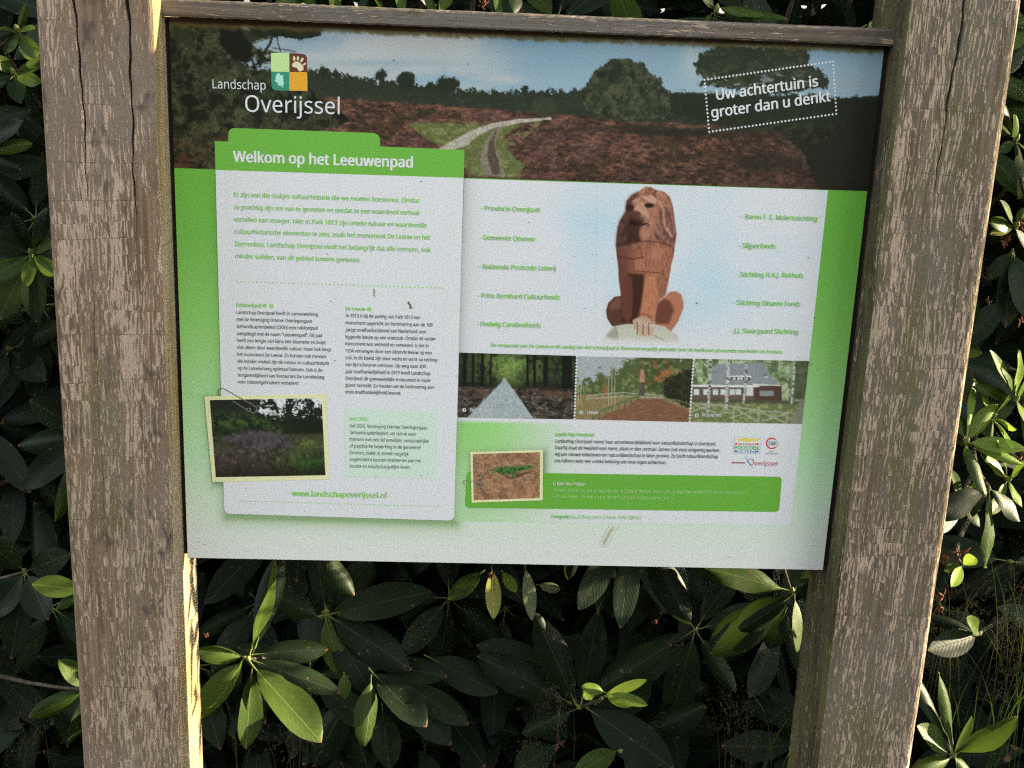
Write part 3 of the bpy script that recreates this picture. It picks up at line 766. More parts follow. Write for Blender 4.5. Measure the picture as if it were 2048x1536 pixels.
# scalloped white edges between the small pictures
def dots(name, runs, c, level, label=None):
    V_, F_ = [], []
    for (a, b_, n_, r_) in runs:
        for i in range(n_):
            t = i/(n_-1); cx_, cy_ = a[0]+(b_[0]-a[0])*t, a[1]+(b_[1]-a[1])*t
            c0 = at(cx_, cy_); rr = r_*.00060; s0 = len(V_)
            for j in range(8): V_.append((c0[0]+rr*math.cos(j*math.pi/4), -level*.00016, c0[2]+rr*math.sin(j*math.pi/4)))
            F_.append(tuple(range(s0, s0+8)))
    o = link(name, mesh_from(name, V_, F_), inkmat(c), panel)
    if label: o['label'] = label
    return o
dots('scalloped_edge', [(T('d', 666, 139), T('d', 653, 466), 20, 2.4), (T('d', 1279, 152), T('d', 1257, 480), 20, 2.4)], (186, 187, 190), 5)
dots('dotted_rule', [(T('c', 290, 8), T('c', 1553, 48), 52, 1.7), (T('c', 320, 1355), T('c', 1521, 1391), 60, 1.6)], (134, 182, 108), 5.2, 'two green dotted lines on the welcome card')
dots('dotted_frame', [(T('h', 268, 362), T('h', 1438, 195), 37, 2.1), (T('h', 1438, 229), T('h', 1466, 640), 13, 2.1), (T('h', 1466, 672), T('h', 343, 831), 35, 2.1), (T('h', 310, 835), T('h', 270, 395), 14, 2.1)], (186, 188, 190), 4.4, 'tilted white dotted frame')

# --- clipped photographs with deckle edges
def deckle(c, quad, n, m_, amp):
    q = [np.array(T(c, *a)) for a in quad]; out = []
    r = random.Random(5)
    for i in range(4):
        a, b_ = q[i], q[(i+1) % 4]; k_ = n if i % 2 == 0 else m_
        nrm = np.array([(b_-a)[1], -(b_-a)[0]]); nrm /= np.linalg.norm(nrm)
        for j in range(k_*2):
            t = j/(k_*2); out.append(tuple(a+(b_-a)*t+nrm*(amp if j % 2 else -amp)*r.uniform(.3, 1)))
    return out
shape('photo_border', deckle('f', [(558, 168), (1803, 138), (1840, 1015), (640, 1042)], 34, 24, .55), (196, 192, 150), 6, 'cream deckle-edged border of the heather photo')
Fq = [(613, 203), (1757, 182), (1797, 972), (676, 993)]
p = Pic(TP('f', Fq), 1.5, 6.8)
X, Y, U, V = p.X, p.Y, p.U, p.V
p.C[:] = (192, 198, 202)
nn = fbm(X*.07, Y*.08, 7, 5, .65)
tt = np.interp(U, [0, .2, .38, .45, .5, .56, .62, .68, .78, .9, 1], [-.3, -.3, -.2, .06, .10, .0, .2, .0, .02, .0, .06])
edge = (fbm(X*.09, Y*.09, 7, 5, .8)-.5)*1.2
p.put(sm(V-tt-edge, 0, .05), (26, 31, 24)); p.put(sm(V, .22, .30), (20, 26, 17))
p.put(veg(X, Y, .09, 17, .42, .64)*np.exp(-((V-.27)/.13)**2)*sm(U, .8, .4)*.85, (62, 84, 40)); p.put(veg(X, Y, .1, 18, .42, .6)*np.exp(-((U-.58)/.09)**2-((V-.4)/.05)**2)*.9, (86, 100, 44))
p.put(sm(V-.44, -.02, .05), (54, 56, 40))
md = poly_sd(U*100, V*100, [(8, 50), (22, 41), (38, 39), (55, 41), (68, 48), (76, 60), (60, 68), (40, 70), (20, 62)])
p.put(sm(md+edge*9, -2, 3)*.92, (62, 57, 61)); p.put(sm(md+edge*9, -2, 3)*veg(X, Y, .15, 27, .45, .65)*.5, (88, 80, 86))
p.put(sm(U-.66, 0, .15)*sm(V-.5, -.02, .06)*.8, (84, 92, 52)); p.put(sm(V-.60-(1-U)*.05, -.03, .1), (50, 46, 36))
p.put(sm(V-.56, -.02, .1)*veg(X, Y, .10, 37, .44, .68)*sm(.62-U, 0, .35)*.8, (98, 72, 80)); p.put(sm(V-.6, 0, .08)*veg(X, Y, .12, 38, .44, .66)*np.exp(-((U-.6)/.2)**2-((V-.68)/.16)**2)*.75, (122, 116, 84))
p.put(np.exp(-((U-.84)/.19)**2-((V-.84)/.15)**2)*.9, (42, 74, 28)); p.put(np.exp(-((U-.85)/.17)**2-((V-.8)/.12)**2)*veg(X, Y, .2, 47, .44, .64, .3)*.6, (84, 122, 48))
p.put(sm(V-.72, 0, .3)*.55, (18, 18, 13)); p.put((1-veg(X, Y, .08, 57, .40, .56))*sm(V, .45, .55)*.45, (20, 20, 15))
p.grain(np.ones_like(X), .34)
p.build('heather_photo', panel, 'printed photo of flowering heather below trees')
shape('photo_border', deckle('g', [(130, 868), (750, 850), (748, 1280), (142, 1300)], 24, 18, .45), (196, 192, 150), 6, 'cream deckle-edged border of the lizard photo')
p = Pic(TP('g', [(152, 885), (726, 870), (722, 1260), (160, 1278)]), 1.2, 6.8)
X, Y = p.X, p.Y
p.C[:] = (134, 98, 72)
p.put(veg(X, Y, .10, 3, .42, .64)*.7, (152, 118, 90)); p.put((1-veg(X, Y, .10, 6, .38, .54))*.6, (92, 66, 48)); p.grain(np.ones_like(X), .2)
p.put(sm(vnoise(X*.45, Y*.45, 9), .86, .95)*.8, (186, 168, 146))
G = lambda pts: TP('g', pts)
p.poly(G([(340, 1030), (470, 1080), (560, 1050), (650, 1030), (640, 1045), (560, 1075), (470, 1100)]), (58, 44, 32), 2, a=.8)
p.line(G([(360, 1010), (290, 1020), (240, 1060), (212, 1110), (205, 1150), (235, 1200), (270, 1240)]), 5.5, (98, 78, 62), 2); p.line(G([(360, 1002), (290, 1012), (240, 1050), (215, 1090)]), 1.6, (150, 130, 112), 1.2, .8)
p.poly(G([(320, 1010), (400, 996), (500, 994), (575, 990), (600, 984), (640, 980), (675, 990), (662, 1006), (600, 1020), (520, 1038), (440, 1052), (370, 1044)]), (58, 100, 42), 1.2)
p.line(G([(340, 1006), (420, 994), (520, 988), (600, 986)]), 3, (90, 92, 66), 1.6, .8); p.line(G([(500, 1040), (490, 1075), (510, 1080)]), 3.2, (56, 94, 42), 1.2); p.line(G([(345, 1030), (318, 1042), (340, 1050)]), 3, (74, 112, 52), 1.2); p.line(G([(400, 1052), (480, 1056), (540, 1045)]), 2.4, (40, 66, 30), 2, .7)
m_ = poly_sd(X, Y, G([(330, 1012), (400, 996), (580, 990), (600, 1025), (440, 1058), (370, 1046)])) > 0
p.put(m_*sm(vnoise(X*.55, Y*.55, 19), .58, .75)*.85, (22, 38, 18)); p.ell(*T('g', 632, 992), 1.2, 1.2, (16, 20, 12))
p.line(G([(560, 1160), (600, 1220)]), 2, (96, 66, 50), 2, .7); p.line(G([(690, 1170), (722, 1250)]), 2, (92, 62, 46), 2, .7)
p.build('lizard_photo', panel, 'printed photo of a green sand lizard')

def stroke(name, runs, w, c, level, label=None):
    V_, F_ = [], []
    for P_ in runs:
        pts = [at(*q) for q in P_]; base = len(V_)
        for i, q in enumerate(pts):
            a, b_ = pts[max(0, i-1)], pts[min(len(pts)-1, i+1)]
            t = np.array([b_[0]-a[0], b_[2]-a[2]]); t /= (np.linalg.norm(t)+1e-9); nx_, nz_ = -t[1]*w*.0003, t[0]*w*.0003
            V_ += [(q[0]+nx_, -level*.00016, q[2]+nz_), (q[0]-nx_, -level*.00016, q[2]-nz_)]
        for i in range(len(pts)-1): F_.append((base+2*i, base+2*i+1, base+2*i+3, base+2*i+2))
    o = link(name, mesh_from(name, V_, F_), inkmat(c), panel)
    if label: o['label'] = label
    return o
stroke('paper_clip', [smoothpath(TP('f', [(722, 162), (703, 135), (704, 105), (728, 84), (765, 90), (920, 178), (1070, 262), (1092, 295), (1070, 332), (1035, 326), (940, 270), (850, 213)]))], 1.9, (100, 96, 90), 7.6, 'printed picture of a paper clip on the heather photo')
stroke('paper_clip', [smoothpath(TP('g', [(86, 1146), (72, 1126), (88, 1107), (120, 1110), (200, 1125), (275, 1143)])), smoothpath(TP('g', [(160, 1152), (230, 1168), (276, 1176)]))], 1.6, (120, 116, 108), 7.6, 'printed picture of a paper clip on the lizard photo')

# --- logos
for nm, q, rd, c in (('logo_square', [(808, 260), (1017, 262), (1017, 477), (810, 473)], (0, 0, 0, 0), (162, 204, 130)),
                     ('logo_square', [(1017, 262), (1218, 272), (1220, 479), (1017, 477)], (0, 1, 0, 0), (84, 48, 36)),
                     ('logo_square', [(810, 473), (1017, 477), (1017, 690), (816, 686)], (0, 0, 0, 1), (48, 120, 98)),
                     ('logo_square', [(1017, 477), (1220, 479), (1225, 693), (1017, 690)], (0, 0, 0, 0), (214, 142, 42))):
    shape(nm, rounded(TP('o', q), 11, rd), c, 4.2)
paw = [(1050, 415), (1054, 382), (1085, 360), (1125, 364), (1150, 386), (1174, 412), (1178, 448), (1142, 470), (1116, 456), (1108, 434), (1078, 425)]
shape('paw_print', smoothpath(TP('o', paw+[paw[0]]), 4)[:-1], (206, 182, 150), 4.8)
for (x, y, a, b_, an) in ((1072, 325, 14, 29, -.1), (1115, 322, 13, 27, .1), (1160, 340, 14, 29, .45), (1189, 388, 10, 24, .9)):
    shape('paw_print', [T('o', x+a*math.cos(t)*math.cos(an)-b_*math.sin(t)*math.sin(an), y+a*math.cos(t)*math.sin(an)+b_*math.sin(t)*math.cos(an)) for t in np.linspace(0, 2*math.pi, 12, endpoint=False)], (206, 182, 150), 4.8)
shape('oak_leaf_mark', TP('o', [(893, 489), (912, 497), (914, 510), (932, 516), (950, 518), (948, 534), (938, 544), (952, 556), (954, 572), (942, 578), (958, 596), (954, 618), (944, 628), (946, 662), (934, 644), (922, 634), (900, 632), (880, 616), (888, 600), (866, 592), (846, 570), (866, 562), (852, 542), (872, 532), (862, 516), (874, 508), (880, 492)]), (150, 198, 184), 4.8)
# postcode lottery, keur and province marks
E_ = lambda pts: TP('e', pts)
shape('logo_frame', E_([(435, 340), (783, 348), (763, 561), (420, 552)]), (150, 165, 178), 3.2)
shape('logo_field', E_([(442, 346), (776, 354), (756, 555), (428, 546)]), (188, 190, 190), 3.6)
shape('logo_land', smoothpath(E_([(455, 374), (520, 366), (590, 356), (640, 368), (700, 364), (765, 372), (740, 392), (660, 394), (620, 408), (560, 394), (500, 392), (455, 374)]), 3)[:-1], (224, 176, 66), 4.0)
for (x, y, c) in ((462, 433, (196, 52, 50)), (738, 435, (196, 52, 50)), (455, 526, (48, 76, 140)), (732, 530, (48, 76, 140))):
    shape('logo_block', E_([(x-13, y-12), (x+13, y-12), (x+13, y+12), (x-13, y+12)]), c, 4.0)
stroke('logo_ring', [[T('e', 918+66*math.cos(a), 425+66*math.sin(a)) for a in np.linspace(R(42), R(318), 22)]], 3.2, (186, 56, 62), 3.4)
stroke('province_ring', [[T('e', 648+37*math.cos(a), 664+40*math.sin(a)) for a in np.linspace(R(-170), R(100), 20)]], 1.5, (160, 44, 62), 3.6)
stroke('province_ribbon', [smoothpath(E_([(572, 598), (592, 612), (604, 640), (628, 660), (640, 690), (658, 706), (664, 728), (682, 738)])), smoothpath(E_([(596, 650), (612, 672), (636, 690), (650, 712)]))], 1.9, (96, 170, 206), 3.4)
def disc(name, c, x, y, r_, col, level):
    shape(name, [T(c, x+r_*math.cos(t), y+r_*math.sin(t)) for t in np.linspace(0, 2*math.pi, 16, endpoint=False)], col, level)

# ------------------------------------------------------------------ lettering
def get_font():
    try:
        d_ = os.path.join(bpy.utils.system_resource('DATAFILES'), 'fonts')
        return bpy.data.fonts.load(os.path.join(d_, 'NotoSansHebrew-Regular.woff2'))
    except Exception:
        return None
FONT = get_font()
def glyphs(text, bold, shear=0.0):
    cu = bpy.data.curves.new('lettering', 'FONT')
    cu.body = text; cu.resolution_u = 2
    if FONT: cu.font = FONT
    cu.shear = shear; cu.fill_mode = 'FRONT' if hasattr(cu, 'fill_mode') else None
    o = bpy.data.objects.new('lettering', cu); COL.objects.link(o)
    dg = bpy.context.evaluated_depsgraph_get()
    me = bpy.data.meshes.new_from_object(o.evaluated_get(dg))
    n = len(me.vertices); co = np.empty(n*3); me.vertices.foreach_get('co', co); co = co.reshape(-1, 3)
    fs = [tuple(pl.vertices) for pl in me.polygons]
    bpy.data.objects.remove(o); bpy.data.curves.remove(cu); bpy.data.meshes.remove(me)
    return co, fs
CAPH = {}
def cap_height(bold):
    if bold not in CAPH:
        co, _ = glyphs('H', 0); CAPH[bold] = co[:, 1].max()-co[:, 1].min()
    return CAPH[bold]
def lettering(name, lines, c, level=5.6, bold=.012, shear=0.0, label=None):
    """lines: (crop, x0, y0, x1, y1, cap height, text); the base line runs (x0,y0)-(x1,y1) in the crop"""
    V_, F_ = [], []
    for (cr, x0, y0, x1, y1, ch, text) in lines:
        co, fs = glyphs(text, bold, shear)
        if len(co) == 0: continue
        s = CROPS[cr][2]
        A, B = T(cr, x0, y0), T(cr, x1, y1)
        a, b_ = at(*A), at(*B)
        dx, dz = b_[0]-a[0], b_[2]-a[2]
        Lm = math.hypot(dx, dz); ux, uz = dx/Lm, dz/Lm
        up = at((A[0]+B[0])/2, (A[1]+B[1])/2-ch/s); md = at((A[0]+B[0])/2, (A[1]+B[1])/2)
        hm_ = up[2]-md[2]
        mn, mx = co[:, 0].min(), co[:, 0].max()
        sx = Lm/(mx-mn); sy = hm_/cap_height(bold)
        tilt = uz if abs(uz) > .06 else 0.0
        # heavier weights: the same glyph struck again a hair to each side, each strike its own thin layer of ink
        strikes = [(0, 0)] if bold < .004 else [(-bold, 0), (bold, 0), (0, bold*.45), (0, -bold*.45)]
        for q_, (ox, oy) in enumerate(strikes):
            X_ = (co[:, 0]-mn+ox)*sx; Y_ = (co[:, 1]+oy)*sy
            base = len(V_)
            for x, y in zip(X_, Y_): V_.append((a[0]+ux*x-tilt*y, -level*.00016-q_*.00003, a[2]+uz*x+y*(ux if tilt else 1)))
            F_ += [tuple(base+i for i in f) for f in fs]
    o = link(name, mesh_from(name, V_, F_), inkmat(c), panel)
    if label: o['label'] = label
    return o
W_ = (188, 190, 193); G_ = (112, 172, 76); K_ = (66, 66, 66)
lettering('title_lettering', [('a', 262, 484, 553, 492, 50, 'Landschap'), ('a', 441, 612, 958, 626, 90, 'Overijssel')], W_, bold=.0, label='thin white logo lettering on the heath picture')
lettering('slogan_lettering', [('h', 378, 545, 1300, 418, 96, 'Uw achtertuin is'), ('h', 334, 706, 1414, 555, 96, 'groter dan u denkt')], W_, bold=.022, label='tilted bold white slogan')
lettering('headline_lettering', [('a', 376, 886, 1357, 918, 58, 'Welkom op het Leeuwenpad')], W_, bold=.035)
lettering('intro_lettering', [
    ('a', 380, 1078, 1395, 1112, 25, 'Er zijn van die stukjes cultuurhistorie die we moeten koesteren. Omdat'),
    ('a', 380, 1146, 1393, 1179, 25, 'ze prachtig zijn om van te genieten en omdat ze een waardevol verhaal'),
    ('a', 380, 1214, 1434, 1247, 25, 'vertellen van vroeger. Hier in Park 1813 zijn unieke natuur en waardevolle'),
    ('a', 383, 1280, 1455, 1314, 25, 'cultuurhistorische elementen te zien, zoals het monument De Leeuw en het'),
    ('a', 385, 1348, 1457, 1382, 25, 'Sterrenbos. Landschap Overijssel vindt het belangrijk dat alle mensen, ook'),
    ('a', 387, 1415, 1071, 1438, 25, 'minder validen, van dit gebied kunnen genieten.')], G_, bold=.018)
lettering('body_lettering', [
    ('c', 287, 207, 786, 220, 21, 'Landschap Overijssel heeft in samenwerking'), ('c', 288, 250, 749, 262, 21, 'met de Vereniging Ommer Overlegorgaan'),
    ('c', 288, 293, 784, 305, 21, 'Gehandicaptenbeleid (OOG) een rolstoelpad'), ('c', 289, 337, 812, 350, 21, 'aangelegd met de naam “Leeuwenpad”. Dit pad'),
    ('c', 290, 379, 834, 393, 21, 'heeft een lengte van bijna één kilometer en loopt'), ('c', 291, 422, 869, 436, 21, 'niet alleen door waardevolle natuur, maar ook langs'),
    ('c', 292, 465, 837, 479, 21, 'het monument De Leeuw. Zo kunnen ook mensen'), ('c', 293, 507, 855, 521, 21, 'die minder mobiel zijn de natuur en cultuurhistorie'),
    ('c', 294, 549, 813, 563, 21, 'op de Lemelerberg optimaal beleven. Ook is de'), ('c', 295, 592, 824, 606, 21, 'toegankelijkheid van Restaurant De Lemelerbeg'),
    ('c', 295, 634, 672, 643, 21, 'voor rolstoelgebruikers verbeterd.')], K_, bold=.008)
lettering('body_lettering', [
    ('c', 957, 227, 1414, 239, 21, 'In 1913 is bij de aanleg van Park 1813 een'), ('c', 956, 271, 1490, 285, 21, 'monument opgericht ter herinnering aan de 100'),
    ('c', 956, 314, 1449, 327, 21, 'jarige onafhankelijkheid van Nederland: een'), ('c', 956, 357, 1497, 371, 21, 'liggende leeuw op een voetstuk. Omdat dit oude'),
    ('c', 955, 399, 1466, 413, 21, 'monument was vernield en verweerd, is het in'), ('c', 955, 443, 1485, 456, 21, '1934 vervangen door een zittende leeuw op een'),
    ('c', 955, 485, 1521, 500, 21, 'zuil. In dit beeld zijn door vocht en vorst na verloop'), ('c', 955, 527, 1448, 540, 21, 'van tijd scheuren ontstaan. Op weg naar 200'),
    ('c', 955, 570, 1477, 583, 21, 'jaar onafhankelijkheid in 2013 heeft Landschap'), ('c', 955, 612, 1477, 626, 21, 'Overijssel dit gemeentelijke monument in oude'),
    ('c', 955, 654, 1497, 668, 21, 'glorie hersteld. Zo houden we de herinnering aan'), ('c', 955, 695, 1297, 704, 21, 'onze onafhankelijkheid levend.')], K_, bold=.008)
lettering('body_lettering', [
    ('c', 982, 904, 1458, 917, 21, 'Het OOG, Vereniging Ommer Overlegorgaan'), ('c', 982, 945, 1390, 956, 21, 'Gehandicaptenbeleid, zet zich in voor'),
    ('c', 981, 986, 1465, 999, 21, 'mensen met een lichamelijke, verstandelijke'), ('c', 981, 1028, 1418, 1038, 21, 'of psychische beperking in de gemeente'),
    ('c', 981, 1068, 1343, 1078, 21, 'Ommen, zodat zij zoveel mogelijk'), ('c', 981, 1110, 1419, 1119, 21, 'ongehinderd kunnen deelnemen aan het'),
    ('c', 981, 1151, 1356, 1159, 21, 'sociale en maatschappelijke leven.')], K_, bold=.008)
lettering('body_lettering', [
    ('d', 555, 590, 1396, 605, 18, 'Landschap Overijssel neemt haar verantwoordelijkheid voor natuur&landschap in Overijssel.'),
    ('d', 553, 624, 1411, 639, 18, 'Daarbij staat de kwaliteit voor mens, plant en dier centraal. Samen met onze omgeving werken'),
    ('d', 551, 659, 1406, 672, 18, 'wij aan nieuwe initiatieven om natuur&landschap te laten groeien. Zo biedt natuur&landschap'),
    ('d', 549, 693, 1135, 703, 18, 'ons telkens weer een unieke beleving van onze eigen achtertuin.')], K_, bold=.008)
lettering('subheading_lettering', [
    ('c', 286, 163, 438, 167, 22, 'Rolstoelpad'), ('c', 957, 185, 1077, 188, 22, 'De Leeuw'), ('c', 982, 862, 1086, 864, 22, 'Het OOG'),
    ('d', 556, 555, 755, 557, 18, 'Landschap Overijssel'), ('d', 533, 986, 632, 988, 18, 'Fotografie:'), ('c', 627, 1325, 1205, 1338, 33, 'www.landschapoverijssel.nl')], G_, bold=.026)
lettering('credit_lettering', [('d', 637, 988, 1002, 991, 18, 'Ruud Ploeg, Mark Zekhuis, Hans Dijkstra')], (142, 186, 118), bold=.008)
lettering('sponsor_lettering', [
    ('z', 962, 420, 1079, 424, 9.5, '- Provincie Overijssel'), ('z', 960, 478.5, 1069, 482.5, 9.5, '- Gemeente Ommen'), ('z', 958, 537, 1111, 541, 9.5, '- Nationale Postcode Loterij'),
    ('z', 956, 595, 1119, 599, 9.5, '- Prins Bernhard Cultuurfonds'), ('z', 954, 651.5, 1081, 655, 9.5, '- Hedwig Carolinafonds'),
    ('b', 1193, 1178, 1598, 1190, 26, '- Baron F. E. Mulertstichting'), ('b', 1180, 1335, 1375, 1339, 26, '- Slijperfonds'), ('b', 1166, 1490, 1524, 1496, 26, '- Stichting H.A.J. Bekhuis'),
    ('z', 1467, 609, 1600, 612.5, 9.5, '- Stichting Dinamo Fonds'), ('z', 1462, 665, 1595, 668, 9.5, '- J.J. Staargaard Stichting')], G_, bold=.018)
lettering('thanks_lettering', [('d', 214, 87, 1747, 123, 19, 'De restauratie van De Leeuw en de aanleg van het rolstoelpad is financieel mogelijk gemaakt door de hierboven genoemde overheden en fondsen.')], G_, bold=.014, shear=.2)
lettering('appeal_lettering', [('d', 541, 848, 1551, 862, 18, 'Mensen dragen bij aan de waarde van natuur&landschap. Wilt u ook uw bijdrage leveren? Word dan beschermer!'),
    ('d', 539, 881, 1174, 891, 18, 'Kijk voor meer informatie op onze website www.landschapoverijssel.nl')], (150, 190, 118), bold=.004)
lettering('appeal_lettering', [('d', 541, 813, 710, 816, 18, 'U kunt ons helpen')], (184, 204, 164), bold=.024)
lettering('caption_lettering', [('d', 104, 426, 217, 428, 19, 'Rolstoelpad'), ('d', 718, 440, 777, 441, 19, 'Leeuw'), ('d', 1324, 452, 1424, 455, 19, 'Restaurant')], (186, 188, 188), bold=.016)
for (c, x, y, r_, col, t, tc_) in (('c', 460, 157, 12.5, G_, '1', W_), ('c', 500, 159, 12.5, G_, '3', W_), ('c', 1101, 179, 12.5, G_, '2', W_),
                                  ('d', 75, 419, 10.5, (178, 180, 178), '1', K_), ('d', 689, 433, 10.5, (178, 180, 178), '2', K_), ('d', 1295, 447, 10.5, (178, 180, 178), '3', K_)):
    disc('number_disc', c, x, y, r_, col, 5.2)
    w_ = r_*(.28 if t == '1' else .42)
    lettering('disc_number', [(c, x-w_, y+r_*.55, x+w_, y+r_*.57, r_*1.15, t)], tc_, level=6.0, bold=.02)
lettering('logo_lettering', [('e', 485, 446, 722, 449, 25, 'NATIONALE')], (196, 52, 50), 4.6, .01)
lettering('logo_lettering', [('e', 442, 502, 750, 508, 44, 'POSTCODE')], (66, 150, 66), 4.6, .03)
lettering('logo_lettering', [('e', 472, 539, 712, 543, 25, 'LOTERIJ')], (48, 76, 140), 4.6, .01)
lettering('logo_lettering', [('e', 876, 445, 970, 448, 44, 'CBF'), ('e', 878, 534, 938, 536, 11, 'VOOR'), ('e', 828, 561, 990, 564, 11, 'GOEDE DOELEN')], (62, 74, 92), 4.6, .01)
for ch_, x, y in (('K', 984, 404), ('E', 992, 424), ('U', 991, 446), ('R', 982, 466)):
    lettering('logo_lettering', [('e', x-6, y, x+6, y+.1, 13, ch_)], (62, 74, 92), 4.6, .01)
lettering('logo_lettering', [('e', 410, 680, 573, 683, 24, 'provincie')], (150, 44, 60), 4.6, .03)
lettering('logo_lettering', [('e', 692, 704, 985, 710, 52, 'verijssel')], (150, 44, 60), 4.6, .0)

# dirt on the panel: specks, droppings, a rain streak (each its own shape of grime)
r = random.Random(3)
V_, F_ = [], []
spots = [T('a', 1075, 882), T('a', 1405, 995), T('a', 893, 1393), T('c', 738, 168), T('c', 890, 494), T('c', 1419, 1199), T('c', 868, 131), T('a', 1075, 322), T('a', 1257, 330), T('a', 1662, 352), T('b', 48, 1198), T('b', 1553, 1387), (1629, 634), (1622, 728), (1393, 606), (1340, 512), (490, 805), (409, 1088), (399, 1083), T('g', 865, 1386), T('e', 1020, 1142), T('d', 1304, 72)]
spots += [(r.uniform(380, 1640), r.uniform(400, 1120)) for _ in range(46)]
for i, (x, y) in enumerate(spots):
    c0 = at(x, y); rr = (r.uniform(.35, .8) if i > 21 else r.uniform(.7, 1.25))*.0007; s0 = len(V_)
    for j in range(7):
        a = j*2*math.pi/7; q = rr*r.uniform(.6, 1.2); V_.append((c0[0]+q*math.cos(a), -8*.00016, c0[2]+q*math.sin(a)*1.3))
    F_.append(tuple(range(s0, s0+7)))
o = link('dirt_specks', mesh_from('dirt_specks', V_, F_), inkmat((72, 62, 48)), panel); o['kind'] = 'stuff'
def blob(name, pts, c, lv=8.2): return shape(name, pts, c, lv)
blob('bird_dropping', TP('c', [(1128, 54), (1133, 52), (1136, 70), (1133, 84), (1135, 98), (1130, 100), (1129, 84), (1131, 70)]), (96, 72, 52))
blob('bird_dropping', TP('c', [(1333, 131), (1346, 130), (1347, 138), (1358, 150), (1356, 158), (1368, 170), (1360, 175), (1348, 172), (1352, 160), (1344, 146)]), (88, 68, 44))
blob('bird_dropping', TP('c', [(1496, 357), (1506, 354), (1510, 364), (1500, 362), (1497, 370)]), (80, 66, 50))
p = Pic([(1190, 1040), (1245, 1040), (1225, 1108), (1186, 1108)], 2, 6)
m0 = fbm(p.X*.05, p.Y*.06, 3); sx0, sy0 = project(p.P)
for ch in range(3): p.C[:, ch] = np.interp(p.Y-.02*(p.X-350), [a for a, c in stops], [c[ch] for a, c in stops])
d = line_d(p.X, p.Y, [T('d', 866, 1022), T('d', 838, 1062), T('d', 808, 1120)])
p.put(np.exp(-(d/3.0)**2)*.6*sm(p.Y, 1048, 1060)*(1-sm(p.Y, 1085, 1096)), (120, 110, 84))
# keep only the streak itself
keep = (d < 8)
idx = np.arange(p.nx*p.ny).reshape(p.ny, p.nx)
o = p.build('rain_streak', panel)
bm = bmesh.new(); bm.from_mesh(o.data); bm.verts.ensure_lookup_table()
bmesh.ops.delete(bm, geom=[v for v in bm.verts if not keep[v.index]], context='VERTS'); bm.to_mesh(o.data); bm.free()

# ------------------------------------------------------------------ ground
m, nt, b = new_mat('forest_soil'); k = NB(nt)
tc = k.n('ShaderNodeTexCoord')
n1 = k.noise(tc.outputs['Object'], 3, 5, .6); n2 = k.noise(tc.outputs['Object'], 45, 4, .7)
c = k.mix(k.step(n1, .4, .6), (.022, .017, .011), (.036, .030, .017))
c = k.mix(k.math('MULTIPLY', k.step(n2, .55, .7), .6), c, (.06, .042, .024))
k.l(c, b.inputs['Base Color']); b.inputs['Roughness'].default_value = .95
k.bump(n2, b, .8, .02)
M_SOIL = m
N = 60
gx = np.concatenate([np.linspace(-150, -4, 12), np.linspace(-3.4, 4.4, 40), np.linspace(5, 150, 12)])
gy = np.concatenate([np.linspace(-150, -4, 12), np.linspace(-3.4, 4.4, 40), np.linspace(5, 150, 12)])
V_ = [(x, y, (vnoise(np.array([x*2.1+50]), np.array([y*2.1+50]), 4)[0]-.5)*.07 if abs(x) < 5 and abs(y) < 5 else 0) for y in gy for x in gx]
nn_ = len(gx)
F_ = [(j*nn_+i, j*nn_+i+1, (j+1)*nn_+i+1, (j+1)*nn_+i) for j in range(len(gy)-1) for i in range(nn_-1)]
g = link('ground', mesh_from('ground', V_, F_, True), M_SOIL); g['kind'] = 'structure'

